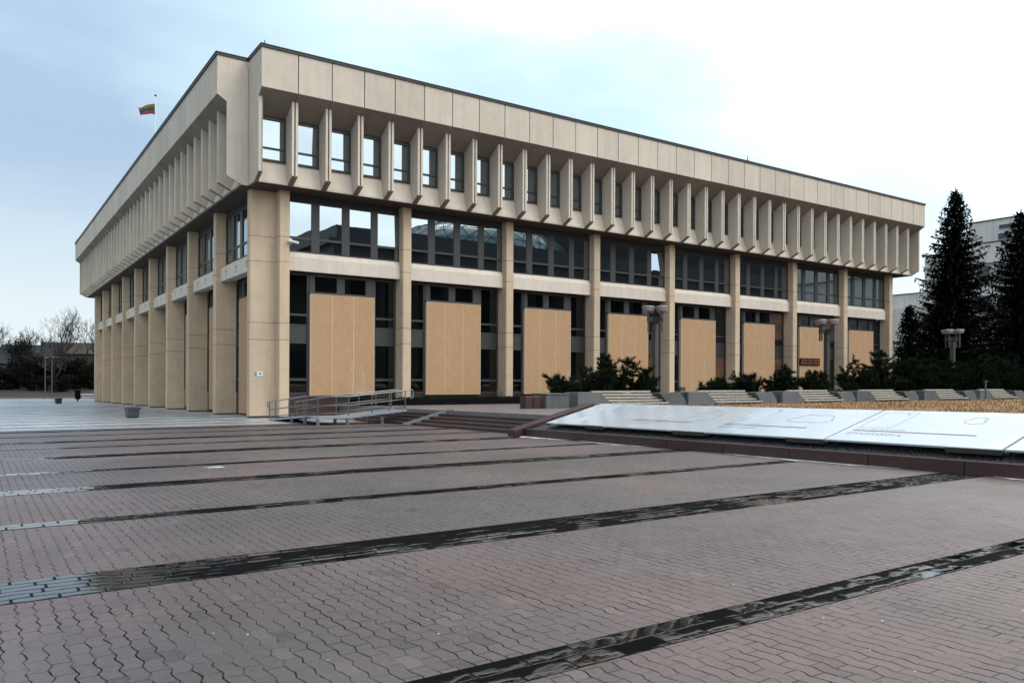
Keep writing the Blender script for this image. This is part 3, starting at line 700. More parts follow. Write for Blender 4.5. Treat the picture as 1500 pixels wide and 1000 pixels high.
bench_labels = ['slatted bench on grey stone blocks nearest the steps, in front of the first sprawling pine',
 'slatted bench on grey stone blocks second from the steps, before the low pine cluster',
 'slatted bench on grey stone blocks before the pines left of the middle lamp',
 'slatted bench on grey stone blocks just right of the middle lamp',
 'slatted bench on grey stone blocks before the dark hedge under the tallest spruce',
 'slatted bench on grey stone blocks at the right edge of the picture']
def make_bench():
    t = empty('park_bench', 'x', 'bench', (0,0,0), 0, 'slatted benches along the edge of the lawn')
    # long low block with sloping ends (profile in x,z), slats stepped up its front
    m = MB(); P_ = [(0,0),(1.75,0),(1.75,.2),(1.20,.62),(0,.62)]
    m.prism([(p[0],p[1]) for p in P_],-.35,.55,0,lambda s,n,z:(n,s,z)); m.build('left_block',M['stone_grey'],t,bevel=.015)
    m = MB(); m.prism([(5.0,0),(6.25,0),(6.25,.2),(5.9,.58),(4.6,.58),(5.0,.2)],-.35,.55,0,lambda s,n,z:(n,s,z)); m.build('right_block',M['stone_grey'],t,bevel=.015)
    for k in range(5):
        m = MB(); z = .10+.122*k; y = -.38+.17*k; x0 = 1.78-.12*k; x1 = 5.15-.12*k
        m.box((x0,y,z),(x1,y+.165,z+.085)); m.build('slat',M['slat'],t,bevel=.006)
    m = MB(); 
    for x in (2.0,3.4,4.7): m.prism([(-.36,-.0),(.52,-.0),(.52,.56),(.36,.56),(-.36,.095)],x,x+.08,0)
    m.build('bracket',M['steel_dark'],t)
    return t
pb = make_bench()
for k,x in enumerate((8.75,15.15,21.85,28.25,35.1,41.8)):
    c_ = pb if k == 0 else copy_tree(pb)
    c_.location = (x,-9.1,.597); c_['label'] = bench_labels[k]
for k,(x,lb) in enumerate(((6.95,'cube shaped grey stone planter left of the nearest bench'),(14.72,'small dark steel box between the first and second benches'),(21.2,'dark steel box between the second and third benches'))):
    m = MB()
    if k == 0:
        m.box((x,-9.7,.55),(x+1.15,-8.8,1.14)); m.box((x-.03,-9.73,1.14),(x+1.18,-8.77,1.19)); tag(m.build('stone_planter',M['stone_grey'],bevel=.02),lb,'planter')
    else:
        m.box((x,-9.3,.6),(x+.45,-8.8,1.17)); m.box((x-.02,-9.32,1.17),(x+.47,-8.78,1.20)); tag(m.build('litter_box',M['bin'],bevel=.01),lb,'box')
for x,lb in ((6.05,'dark red stone bollard block left of the grey planter, nearer the steps'),(6.42,'dark red stone bollard block touching the grey cube planter')):
    m = MB(); m.box((x,-9.6,.55),(x+.34,-9.2,1.06)); m.box((x+.02,-9.58,1.06),(x+.32,-9.22,1.09)); tag(m.build('stone_block',M['granite_red'],bevel=.015),lb,'stone block')
m = MB(); m.tube([(40.9,-10.2,.7),(40.9,-10.2,1.75)],.05,8); m.box((40.8,-10.28,1.75),(41.0,-10.12,1.83)); tag(m.build('marker_post',plain('green_post',(.03,.075,.06),.5)),'thin green post between the last two benches','post')

# ------------------------------------------------------------------ ramp
t = empty('access_ramp', 'galvanised metal wheelchair ramp with tubular handrails beside the corner pillar', 'ramp', (-1,-6,.1)); invr = Matrix.Translation((1,6,-.1))
def rp(m,name,mat,bevel=0,smooth=False):
    o = m.build(name,mat,t,bevel=bevel,smooth=smooth); o.matrix_parent_inverse = invr; return o
# first flight runs towards the viewer, then a landing, then a long flight to the terrace
zA, zB, zC = .06, .37, .58
xa,xb_ = -1.55,-.40; ya,yb_,yc_ = -2.2,-6.5,-7.7
m = MB(); th_ = .045
m.hexa([(xa,yb_,zB-th_),(xb_,yb_,zB-th_),(xb_,ya,zA-.04),(xa,ya,zA-.04),(xa,yb_,zB),(xb_,yb_,zB),(xb_,ya,zA),(xa,ya,zA)])
m.box((xa,yc_,zB-th_),(xb_,yb_-.004,zB)); 
m.hexa([(xb_+.004,yc_,zB-th_),(1.9,yc_,zC-th_),(1.9,yb_,zC-th_),(xb_+.004,yb_,zB-th_),(xb_+.004,yc_,zB),(1.9,yc_,zC),(1.9,yb_,zC),(xb_+.004,yb_,zB)])
rp(m,'deck',M['deck'])
m = MB()
m.hexa([(xa-.03,yb_,zB-.06),(xa-.003,yb_,zB-.06),(xa-.003,ya,zA-.045),(xa-.03,ya,zA-.045),(xa-.03,yb_,zB+.025),(xa-.003,yb_,zB+.025),(xa-.003,ya,zA+.025),(xa-.03,ya,zA+.025)])
m.hexa([(xa-.03,yc_-.03,zB-.06),(xb_,yc_-.03,zB-.06),(xb_,yc_-.003,zB-.06),(xa-.03,yc_-.003,zB-.06),(xa-.03,yc_-.03,zB+.025),(xb_,yc_-.03,zB+.025),(xb_,yc_-.003,zB+.025),(xa-.03,yc_-.003,zB+.025)])
m.hexa([(xb_+.003,yc_-.03,zB-.06),(1.9,yc_-.03,zC-.06),(1.9,yc_-.003,zC-.06),(xb_+.003,yc_-.003,zB-.06),(xb_+.003,yc_-.03,zB+.025),(1.9,yc_-.03,zC+.025),(1.9,yc_-.003,zC+.025),(xb_+.003,yc_-.003,zB+.025)])
rp(m,'edge_plate',M['deck'])
for x,y in ((xa,-5.0),(xa,-6.4),(xa,yc_),(-.45,yc_),(.9,yc_),(xb_,-6.4),(.9,yb_)):
    m = MB(); m.box((x-.045,y-.045,gz(y)-.02),(x+.045,y+.045,zB-.05)); m.box((x-.07,y-.07,gz(y)),(x+.07,y+.07,gz(y)+.012)); rp(m,'leg',M['steel'])
def zr_(x,y):
    if y > yb_: return zA+(zB-zA)*(ya-y)/(ya-yb_)
    if x > xb_: return zB+(zC-zB)*(x-xb_)/(1.9-xb_)
    return zB
outer = [(xa,ya),(xa,-3.0),(xa,-4.6),(xa,yb_),(xa,yc_),(-.40,yc_),(.5,yc_),(1.2,yc_),(1.85,yc_)]
inner = [(xb_,ya),(xb_,-3.0),(xb_,-4.6),(xb_,yb_),(.5,yb_),(1.2,yb_),(1.85,yb_)]
for path in (outer,inner):
    for x,y in path:
        m = MB(); z = zr_(x,y); m.tube([(x,y,z),(x,y,z+.70)],.022,8); rp(m,'post',M['steel_dark'])
    for h,rname in ((.72,'handrail'),(.40,'mid_rail'),(.12,'lower_rail')):
        pts = [Vector((x,y,zr_(x,y)+h)) for x,y in path]
        d0 = (pts[0]-pts[1]).normalized(); d1 = (pts[-1]-pts[-2]).normalized()
        if h > .6: pts = [pts[0]+d0*.22+Vector((0,0,-.26)),pts[0]+d0*.27+Vector((0,0,-.03)),pts[0]+d0*.2]+pts+[pts[-1]+d1*.28,pts[-1]+d1*.33+Vector((0,0,-.05)),pts[-1]+d1*.33+Vector((0,0,-.28)),pts[-1]+d1*.2+Vector((0,0,-.34))]
        m = MB(); m.tube(pts,.022 if h > .3 else .016,8); rp(m,rname,M['steel'] if h > .6 else M['steel_dark'],smooth=True)

# ------------------------------------------------------------------ street lamps on the terrace
def make_lamp():
    t = empty('street_lamp','x','street lamp',(0,0,0),0,'cluster lamps on the terrace')
    m = MB(); m.box((-.13,-.13,0),(.13,.13,4.35)); m.box((-.2,-.2,-.3),(.2,.2,.12)); m.build('post',M['lamp_metal'],t,bevel=.015)
    m = MB()
    for a in range(2): m.box((-.52,-.05,4.12) if a == 0 else (-.052,-.52,4.125),(.52,.05,4.34) if a == 0 else (.052,.52,4.335))
    m.box((-.2,-.2,4.08),(.2,.2,4.1)); m.build('cross_arm',M['lamp_metal'],t)
    for k in range(4):
        a = k*math.pi/2; cx_,cy_ = .47*math.cos(a),.47*math.sin(a)
        m = MB(); m.lathe([(.05,0),(.05,.95)],12,0,(cx_,cy_,3.62)); m.build('hanging_tube',M['lamp_metal'],t)
        m = MB(); m.lathe([(.10,0),(.24,.06),(.28,.16),(.29,.20)],20,0,(cx_,cy_,4.56)); h = m.build('lamp_bowl',M['lamp_glass'],t,smooth=True)
        m = MB(); m.lathe([(.30,.0),(.325,.02),(.325,.06),(.27,.10),(.10,.13)],20,0,(cx_,cy_,4.762)); m.build('lamp_cap',M['lamp_rim'],h)
        m = MB(); m.lathe([(.245,.0),(.262,.012),(.262,.03),(.25,.04)],20,0,(cx_,cy_,4.615)); m.build('ring',M['lamp_rim'],h)
    return t
lp = make_lamp()
for k,(x,lb) in enumerate(((16.45,'four bowl street lamp nearest the steps, rising behind the sprawling pines'),(30.57,'four bowl street lamp standing in front of the notice board bay'),(45.2,'four bowl street lamp standing in front of the dark spruces'))):
    c_ = lp if k == 0 else copy_tree(lp); c_.location = (x,-6,.53); c_['label'] = lb

# square pots on the plaza
for k,(x,y,lb) in enumerate(((-5.73,4.06,'dark teal square plastic pot on the wet slabs near the side pillars'),(-5.5,45.0,'small dark teal square pot far off towards the end of the square'))):
    t = empty('plaza_pot',lb,'pot',(x,y,gz(y)+.006),R(8),'square pots on the plaza')
    m = MB(); m.hexa([(-.23,-.23,.03),(.23,-.23,.03),(.23,.23,.03),(-.23,.23,.03),(-.25,-.25,.42),(.25,-.25,.42),(.25,.25,.42),(-.25,.25,.42)]); m.build('body',M['bin'],t,bevel=.03)
    m = MB()
    for q in (((-.29,-.29,.38),(.29,-.24,.47)),((-.29,.24,.38),(.29,.29,.47)),((-.29,-.24,.381),(-.24,.24,.469)),((.24,-.24,.381),(.29,.24,.469))): m.box(*q)
    m.build('rim',M['bin'],t); m = MB(); m.box((-.16,-.16,0),(.16,.16,.03)); m.build('foot',M['black'],t)
    m = MB(); m.box((-.238,-.238,.425),(.238,.238,.44)); m.build('soil',M['soil'],t)

# bench and bin at the far end of the side facade
t = empty('stone_bench','pale stone bench by the farthest side pillar','bench',(-1.9,58.5,gz(58)))
m = MB(); m.box((-.6,-.4,.62),(.9,.1,.78)); m.build('back_slab',M['white'],t,bevel=.02)
m = MB(); m.box((-.45,-.35,.36),(.9,.25,.50)); m.build('seat',M['white'],t,bevel=.02)
for x in (-.2,.7):
    m = MB(); m.box((x,-.3,0),(x+.15,.2,.36)); m.build('leg',M['white'],t)
t = empty('litter_bin','dark litter bin beside the pale stone bench','bin',(-2.75,58.3,gz(58)))
m = MB(); m.lathe([(.20,.2),(.26,.35),(.28,1.0),(.30,1.1),(.25,1.16)],16); m.build('drum',M['black'],t); m = MB(); m.tube([(0,0,0),(0,0,.3)],.07,8); m.build('stand',M['black'],t)

# far lamp posts
def far_lamp(x,y,a,lb):
    t = empty('lamp_post',lb,'lamp post',(x,y,gz(y)),a,'plain lamp posts at the end of the square')
    m = MB(); m.tube([(0,0,0),(0,0,5.2)],[.07,.05],10); m.build('pole',M['lamp_metal'],t)
    m = MB(); m.tube([(0,0,5.15),(.12,0,5.24),(.7,0,5.26)],.045,8); m.build('arm',M['steel'],t)
    m = MB(); m.hexa([(.35,-.09,5.20),(.95,-.07,5.22),(.95,.07,5.22),(.35,.09,5.20),(.35,-.09,5.28),(.95,-.07,5.27),(.95,.07,5.27),(.35,.09,5.28)]); m.build('lamp_head',M['lamp_metal'],t)
far_lamp(-4.2,81.4,R(60),'grey lamp post with its arm turned away, left of the far pair')
far_lamp(-3.57,79.8,R(-30),'grey lamp post with its arm to the right, right of the far pair')

# ------------------------------------------------------------------ trees
def spruce(name, x,y,z, H, Rb, seed, label, skirt=.04):
    rr = random.Random(seed); t = empty(name,label,'spruce',(x,y,z),rr.random()*6,'dark spruces beside the building')
    m = MB(); m.tube([(0,0,-.3),(0,0,H*.5),(0,0,H*.97)],[.28*H/18,.16*H/18,.02],8); m.build('trunk',M['bark'],t,smooth=True)
    m = MB(); h = H*skirt
    def spray(p, d, ln, wd):
        s_ = d.cross(Vector((rr.uniform(-.4,.4),rr.uniform(-.4,.4),1))).normalized()*wd
        q = p+d*ln; mid = p+d*ln*.45
        m.face([p,mid-s_,q,mid+s_])
    while h < H*.985:
        k = h/H; Lr = Rb*(1-k)**.82*(.93+.1*math.sin(h*2.1))+.12; nb = max(5,int(13-6*k)); a0 = rr.random()*6.28
        for b_ in range(nb):
            a = a0+b_*6.283/nb+rr.uniform(-.25,.25); L = Lr*rr.choice((1,1,.9,.75,1.08))*rr.uniform(.82,1.05)
            hh = h+rr.uniform(-.12,.12); pts = []; droop = (.30+.12*rr.random())*(1-k*.9); ns = max(4,int(L/.28))
            for i in range(ns+1):
                u = i/ns; r = L*u; zz_ = hh-L*droop*math.sin(u*2.2)*.75+L*.10*u*u+.25*k*r*.6
                pts.append(Vector((r*math.cos(a+.12*u),r*math.sin(a+.12*u),zz_)))
            m.tube([pts[0],pts[len(pts)//2],pts[-1]],[.035*(1-k)+.012,.02*(1-k)+.008,.004],3,1,False)
            for i in range(1,ns+1):
                p = pts[i]; d = (pts[i]-pts[i-1]).normalized(); u = i/ns
                side = Vector((-math.sin(a),math.cos(a),0)); wb = (.55*(1-u*.65))*min(1,L/1.6)+.10
                for s_ in (-1,1):
                    for q in range(3):
                        dd = (d*rr.uniform(.5,1.0)+side*s_*rr.uniform(.5,1.0)+Vector((0,0,rr.uniform(-.45,.12)))).normalized()
                        spray(p-d*rr.random()*.25,dd,wb*rr.uniform(.75,1.35),rr.uniform(.09,.16))
                if rr.random() < .95: spray(p,(d*.4+Vector((rr.uniform(-.3,.3),rr.uniform(-.3,.3),-1))).normalized(),rr.uniform(.25,.55),.085)
                if rr.random() < .5: spray(p,(d+Vector((0,0,.6))).normalized(),rr.uniform(.15,.3),.05)
            spray(pts[-1],(pts[-1]-pts[-2]).normalized(),.3,.06)
        h += .20+.16*(1-k)+rr.uniform(0,.07)
    for i in range(26):
        zz_ = H*(.955+.05*i/26); a = rr.random()*6.28; spray(Vector((0,0,zz_)),Vector((math.cos(a),math.sin(a),.9)).normalized(),.30*(1-i/30)+.06,.05)
    m.tube([(0,0,H*.96),(0,0,H*1.005)],[.04,.012],4,1); m.tube([(0,0,H*1.0),(0,0,H*1.02)],.02,4,1)
    m.build('crown',[M['spruce'],M['bark']],t,fix=False); return t
spruce('spruce_tree',56.3,-.6,.4,17.4,5.6,11,'tallest dark spruce just right of the building')
spruce('spruce_tree',60.8,-3.7,.4,15.7,5.5,23,'tall dark spruce at the right edge of the picture')
spruce('spruce_tree',53.2,1.6,.4,7.7,2.3,31,'smaller spruce with stepped branches against the right end of the building')
spruce('spruce_tree',58.5,1.0,.4,9.5,4.6,37,'bushy lower spruce filling the gap between the two tall spruces')

spruce('spruce_tree',62.5,3.2,.4,11.5,4.8,41,'mid height spruce showing between the two tall spruces')
spruce('spruce_tree',65.5,-1.2,.4,9.0,4.4,43,'low dark spruce behind the right edge spruce')
def tuft(m, rr, p, d, n=14, ln=.16, w=.011):
    for i in range(n):
        a = Vector((rr.gauss(0,1),rr.gauss(0,1),rr.gauss(0,1))).normalized(); dd = (d*rr.uniform(.5,1.3)+a*.85).normalized(); s_ = dd.orthogonal().normalized()
        s_.rotate(Matrix.Rotation(rr.random()*6.28,3,dd)); q = p+dd*ln*rr.uniform(.6,1.15); b_ = p-d*rr.random()*.10
        m.face([b_-s_*w,b_+s_*w,q])
def pine(x,y,z,W,H,seed,label,mat='pine',dens=1.,lean=0.,cat='dwarf pine',group='dwarf pines behind the benches'):
    rr = random.Random(seed); t = empty('dwarf_pine' if mat == 'pine' else 'evergreen_shrub',label,cat,(x,y,z),0,group)
    mb = MB(); m = MB(); ns = int(11*dens)
    for i in range(ns):
        a = rr.random()*6.28; sp = rr.uniform(.15,1.)*W; hh = H*rr.uniform(.45,1.0)*(1-.35*(sp/W)**2)
        base = Vector((rr.uniform(-.35,.35)*W*.6,rr.uniform(-.2,.2)*W*.5,0)); tip = base+Vector((math.cos(a)*sp*.75+lean*hh,math.sin(a)*sp*.55,hh)); pts = []
        b1,b2 = rr.uniform(-.2,.2),rr.uniform(-.2,.2)
        for k in range(8):
            u = k/7; p = base.lerp(tip,u); p.z = tip.z*(u**1.35); p += Vector((b1*math.sin(u*5),b2*math.sin(u*4),0))*H*.25; pts.append(p)
        mb.tube(pts,[.042*(1-u/8)+.008 for u in range(8)],5,0,False)
        for k in range(3,8):
            for q in range(int(7*dens)):
                d = Vector((rr.uniform(-1,1),rr.uniform(-1,1),rr.uniform(-.1,1.0))).normalized(); L = rr.uniform(.14,.42)*(.6+.5*H/2.3)
                e = pts[k]+d*L; mb.tube([pts[k],e],[.012,.005],3,0,False)
                for r_ in range(3): tuft(m,rr,pts[k]+d*L*(.5+.28*r_),(d+Vector((0,0,.5))).normalized(),15,.19,.017)
    mb.build('stems',M['bark'],t,smooth=True); m.build('needles',M[mat],t,fix=False); return t
pine(12.3,-7.1,.57,1.75,2.25,3,'tall open dwarf pine with bare twisted stems behind the nearest bench',dens=1.45)
pine(10.1,-7.3,.57,1.15,1.35,5,'sprawling dwarf pine branch leaning left over the nearest bench',dens=.95,lean=-.45)
pine(14.6,-7.0,.57,1.0,1.65,8,'rounded dense dwarf pine left of the first street lamp',dens=1.2)
pine(19.6,-7.0,.56,1.25,1.30,13,'low dense dwarf pine behind the second bench',dens=1.3)
pine(21.7,-7.0,.56,1.35,1.75,14,'loose dwarf pine leaning right behind the gap after the second bench',lean=.35)
pine(25.0,-7.1,.55,1.6,2.2,19,'upright dwarf pine behind the third bench',dens=1.1)
pine(27.7,-7.0,.55,1.35,1.95,21,'rounded dwarf pine just left of the middle street lamp',dens=1.2)
pine(31.9,-7.0,.54,1.7,2.55,26,'dwarf pine just right of the middle street lamp',dens=1.2)
pine(34.7,-7.0,.54,1.9,2.95,27,'tallest dense dwarf pine before the last pillar',dens=1.4)
for k,(x,w,h,lb) in enumerate(((38.6,2.5,2.7,'dark green rounded shrub left of the far lamp'),(42.4,2.6,3.0,'dark green shrub around the foot of the far lamp'),(46.6,2.6,2.8,'dark green shrub just right of the far lamp'),(51.0,2.8,3.0,'dark green shrub behind the last bench'),(55.5,3.0,3.1,'dark green shrub at the right edge of the picture'))):
    pine(x,-6.6+.3*(k%2),.54,w,h,40+k,lb,'yew',1.9,0,'shrub','dark evergreen shrubs under the spruces')

def bare_tree(x,y,z,H,seed,label,spread=.55,depth=6,r0=.28):
    rr = random.Random(seed); t = empty('bare_tree',label,'tree',(x,y,z),0,'leafless trees beyond the square')
    tr = MB(); m = MB()
    def grow(p,d,L,r,k,mb):
        n = 4; pts = [p]; q = p.copy(); dd = d.copy()
        for i in range(n):
            dd = (dd+Vector((rr.uniform(-.16,.16),rr.uniform(-.16,.16),rr.uniform(-.02,.14)))).normalized(); q = q+dd*L/n; pts.append(q.copy())
        mb.tube(pts,[r*(1-.42*i/n) for i in range(n+1)],6 if k < 2 else 3,0,False)
        if k >= depth: return
        nb = 4 if k < 1 else (3 if k < 3 else rr.choice((2,2,3)))
        for i in range(nb):
            pp = pts[-1] if i == 0 else pts[rr.choice((2,3,3,4))]
            ax = Vector((rr.gauss(0,1),rr.gauss(0,1),rr.gauss(0,.4))).normalized(); a = rr.uniform(.25,.6)*(1.25 if i else .6)*spread/.55
            nd = dd.copy(); nd.rotate(Matrix.Rotation(a,3,ax)); nd = (nd+Vector((0,0,.10))).normalized()
            grow(pp,nd,L*rr.uniform(.66,.86),max(r*.58,.018),k+1,m)
    grow(Vector((0,0,-.3)),Vector((0,0,1)),H*.24,r0,0,tr)
    tr.build('trunk',M['bark_far'],t,smooth=True); m.build('crown',M['bark_far'],t,fix=False); return t
bare_tree(-1.9,98.5,zt(-1.9,98.5),13.6,4,'largest bare tree with a broad fan shaped crown, left of the far pillar',.78,7,.34)
bare_tree(2.0,101,zt(2.0,101),13.2,9,'bare tree with dark forked trunk closest to the far pillar',.72,7,.32)
bare_tree(-10.0,122,zt(-10.0,122),10.5,15,'pale bare tree at the left edge of the picture',.6,6,.22)
bare_tree(-4.6,116,zt(-4.6,116),9.5,22,'slender bare tree behind the dark conifer',.55,6,.2)
# bare_tree(5.5,118,zt(5.5,118),10,25,'distant bare tree partly hidden by the far pillar',.55,6,.22)
# rounded dark conifer on the bank
def clump(name,x,y,z,W,H,seed,label,cat,mat,n=1500,group=None,size=.28):
    rr = random.Random(seed); t = empty(name,label,cat,(x,y,z),0,group)
    m = MB(); m.tube([(0,0,-.3),(.1,0,H*.45),(0,.1,H*.8)],[.16,.11,.03],6)
    for i in range(7):
        a = rr.random()*6.28; m.tube([(0,0,H*(.15+.08*i)),(math.cos(a)*W*.7,math.sin(a)*W*.7,H*(.3+.09*i))],[.05,.015],4,0,False)
    m.build('trunk',M['bark'],t)
    m = MB(); blobs = [(Vector((rr.uniform(-.6,.6)*W,rr.uniform(-.5,.5)*W,H*rr.uniform(.2,.85))),rr.uniform(.3,.55)*W) for i in range(11)]
    for i in range(n):
        c_,r_ = rr.choice(blobs); d = Vector((rr.gauss(0,1),rr.gauss(0,1),rr.gauss(0,.7))).normalized(); p = c_+d*r_*rr.random()**.4
        p.z = max(.05,min(p.z,H)); a = Vector((rr.gauss(0,1),rr.gauss(0,1),rr.gauss(0,1))).normalized(); b_ = a.orthogonal()*.5; s_ = size*rr.uniform(.5,1.2)
        m.face([p-a*s_*.5-b_*s_*.5,p+a*s_*.6,p-a*s_*.4+b_*s_*.7])
    m.build('crown',M[mat],t,fix=False); return t
clump('conifer_tree',-5.9,108,zt(-5.9,108),2.6,6.6,6,'dark rounded conifer between the bare trees on the bank','tree','spruce',2600)
rr = random.Random(12); lbs = 'dark leafless thicket bush growing on the bank at the far end of the square'
first = None
spots = []
for i in range(22):
    u = i/21; spots.append((-13+19.5*u+rr.uniform(-.6,.6),95+rr.uniform(0,5)+ (3 if i%2 else 0),rr.uniform(.8,1.25)))
for i,(x,y,s_) in enumerate(spots):
    if i == 0: first = clump('bank_bush',0,0,0,2.0,3.0,77,lbs,'bush','brush',1500,'dark bushes on the far bank',.30); c_ = first
    else: c_ = copy_tree(first)
    c_.location = (x,y,zt(x,y)-.2); c_.rotation_euler = (0,0,rr.random()*6.28); c_.scale = (s_,s_,s_*rr.uniform(.8,1.2))

# houses on the bank
def house(x,y,z,w,d,h,rh,rz,roof,label,chim=True):
    t = empty('house',label,'house',(x,y,z),rz,'houses beyond the square')
    m = MB(); m.box((-w/2,-d/2,-1),(w/2,d/2,h)); m.build('wall',M['house'],t)
    m = MB(); e = .35; m.prism([(-d/2-e,h-.05),(d/2+e,h-.05),(0,h+rh)],-w/2-e,w/2+e,0,lambda s,n,z_:(s,n,z_)); r_ = m.build('roof',roof,t)
    if chim: m = MB(); m.box((w*.2,-.3,h+rh*.4),(w*.2+.6,.3,h+rh+.6)); m.build('chimney',M['house'],r_)
    k = int(w/2.4)
    for i in range(k):
        x0 = -w/2+.8+i*(w-1.4)/max(1,k-.4); m = MB(); m.box((x0,-d/2-.05,h*.35),(x0+.9,-d/2+.02,h*.35+1.1)); f = m.build('window',M['stone_grey'],t)
        m = MB(); m.box((x0+.08,-d/2-.056,h*.35+.08),(x0+.82,-d/2-.049,h*.35+1.02)); m.build('pane',M['glass_low'],f)
house(-11.2,119,1.5,10,7,2.7,1.6,R(8),M['roof_grey'],'low house with grey blue roof at the left edge of the picture')
house(-3.6,126,2.2,8,7,3.2,2.2,R(-14),M['roof_grey'],'grey roofed house behind the largest bare tree')
house(7.0,135,2.2,16,8,4.2,2.2,R(-18),M['roof_pale'],'pale roofed house behind the forked bare tree')

# white office block behind the spruces
t = empty('office_block','white modern office block rising behind the dark spruces','building',(90,10,0)); invo = Matrix.Translation((-90,-10,0))
def op(m,name,mat,par=None):
    o = m.build(name,mat,par or t)
    if not par: o.matrix_parent_inverse = invo
    return o
m = MB(); m.box((90,-40,-1),(112,14.6,21.3)); m.box((89.6,-40,16.2),(90.02,14.9,18.6)); m.box((93,14.6,-1),(112,18,17.4)); m.box((95,18.0,-1),(112,22.8,18.8)); op(m,'wall',M['office'])
m = MB(); m.box((95,22.8,-1),(110,27.6,13.9)); m.box((94,22.82,-1),(95,34,11.9)); m.box((93.5,20,-1),(95,40,7.2)); op(m,'lower_wing',M['office'])
m = MB(); m.box((89.9,-40.1,21.3),(112.1,14.7,21.42)); m.box((94.9,18.0,18.8),(112,22.9,18.92)); m.box((94.9,22.9,13.9),(110,27.7,14.0)); m.box((93.9,27.8,11.9),(95,34.1,12.0)); op(m,'roof_edge',M['coping'])
m = MB(); m.box((89.5,-40,18.6),(90.05,14.95,18.7)); m.box((93.3,19.9,7.2),(95,40,7.32)); op(m,'ledge',M['coping'])
for (y0,y1,z0,z1) in ((9.2,11.4,13.9,16.0),(12.0,13.6,13.9,16.0),(5.5,8.8,13.9,16.0),(1.5,5.0,13.9,16.0),(9.2,11.4,10.2,12.4),(5.5,8.8,10.2,12.4),(12.0,13.6,10.2,12.4),(9.6,11.3,18.75,19.7),(9.2,11.2,20.0,20.7),(1.5,5.0,10.2,12.4)):
    m = MB(); m.box((89.93,y0,z0),(90.02,y1,z1)); o = op(m,'window',M['white'])
    m = MB(); m.box((89.915,y0+.1,z0+.1),(89.928,y1-.1,z1-.1)); p = m.build('pane',M['glass_low'],o)
m = MB()
for i in range(5): m.tube([(93.9,24+i*.0+1.0*i,13.3),(93.9,24+1.0*i,13.32)],.02,4)
m = MB(); m.box((94.2,12.0,21.42),(96.5,13.6,21.9)); op(m,'roof_hatch',M['coping'])

# the library across the square (seen mirrored in the windows)
t = empty('library','dark stone library with tall columns and a glass dome across the square','building',(80,-80,0)); invl = Matrix.Translation((-80,80,0))
def lb_(m,name,mat,par=None,smooth=False):
    o = m.build(name,mat,t,smooth=smooth); o.matrix_parent_inverse = invl; return o
m = MB(); m.box((-60,-110,-1),(35.9,-92,6.5)); lb_(m,'added_dark_block',M['lib_wall'])  # unseen block added so the lower panes reflect something dark
m = MB(); m.box((90,-118,25.9),(112,-86,36)); m.box((112,-118,25.9),(200,-86,44)); m.box((150,-118,-1),(200,-84,25.9)); lb_(m,'book_stack_tower',M['lib_wall'])
m = MB(); m.box((36,-120,-1),(150,-84,20)); lb_(m,'wall',M['lib_wall'])
m = MB(); m.box((33,-121,20),(153,-79.5,22.5)); m.box((31.8,-121,22.5),(154,-78.4,23.3)); m.box((34,-119,23.3),(152,-81,25.8)); lb_(m,'entablature',M['lib_roof'])
col_m = concrete('column_stone',(.09,.09,.09),.2)
for k in range(20):
    m = MB(); m.lathe([(1.25,-.5),(1.25,.6),(1.0,.8),(.92,17.6),(1.0,18.4),(1.35,19.2),(1.35,20)],16,0,(36.5+6*k,-81.6,0)); lb_(m,'column',col_m,smooth=False)
m = MB(); c0 = Vector((72,-101,24)); RX = 21; RZ = 9.5
P_ = {}
def dp(i,j): 
    a = (i+.5*(j%2))/30*2*math.pi; b_ = j/7*math.pi/2; return c0+Vector((RX*math.cos(b_)*math.cos(a),RX*.8*math.cos(b_)*math.sin(a),RZ*math.sin(b_)))
for j in range(7):
    for i in range(30):
        m.tube([dp(i,j),dp(i+1,j)],.07,4,0,False); m.tube([dp(i,j),dp(i if j%2==0 else i+1,j+1)],.07,4,0,False); m.tube([dp(i+1,j) if j%2==0 else dp(i,j),dp(i,j+1)],.07,4,0,False)
g_ = MB(); g_.lathe([(20.8*math.cos(q*math.pi/20),9.3*math.sin(q*math.pi/20)) for q in range(10)],40,0,(0,0,0)); g_.v = [(72+q[0],-101+q[1]*.8,24+q[2]) for q in g_.v]; lb_(g_,'dome_glass',plain('teal_dome_glass',(.10,.165,.18),.15,0,.1),smooth=True)
lb_(m,'dome_lattice',plain('dome_steel',(.12,.13,.14),.5))

# ------------------------------------------------------------------ sky and light
W_ = bpy.data.worlds.new('World'); S.world = W_; W_.use_nodes = True
nt = W_.node_tree; nd = nt.nodes; nd.clear()
def wn_(t,**k):
    x = nd.new(t)
    for a,v in k.items(): setattr(x,a,v)
    return x
def ln(a,b): nt.links.new(a,b)
def wm(op,a,b=None,c=None,clamp=False):
    x = wn_('ShaderNodeMath',operation=op,use_clamp=clamp)
    for i,v in enumerate((a,b,c)):
        if v is None: continue
        if isinstance(v,bpy.types.NodeSocket): ln(v,x.inputs[i])
        else: x.inputs[i].default_value = v
    return x.outputs[0]
def wr(f,lo,hi,a=0.,b=1.,smooth_=True):
    x = wn_('ShaderNodeMapRange',clamp=True,interpolation_type='SMOOTHSTEP' if smooth_ else 'LINEAR'); ln(f,x.inputs[0])
    for i,v in ((1,lo),(2,hi),(3,a),(4,b)): x.inputs[i].default_value = v
    return x.outputs[0]
def wmix(f,a,b,mode='MIX'):
    x = wn_('ShaderNodeMix',data_type='RGBA',blend_type=mode)
    for i,v in ((0,f),(6,a),(7,b)):
        if isinstance(v,bpy.types.NodeSocket): ln(v,x.inputs[i])
        elif isinstance(v,tuple): x.inputs[i].default_value = v+(1,)
        else: x.inputs[i].default_value = v
    return x.outputs[2]
tc = wn_('ShaderNodeTexCoord'); dirv_ = tc.outputs['Generated']
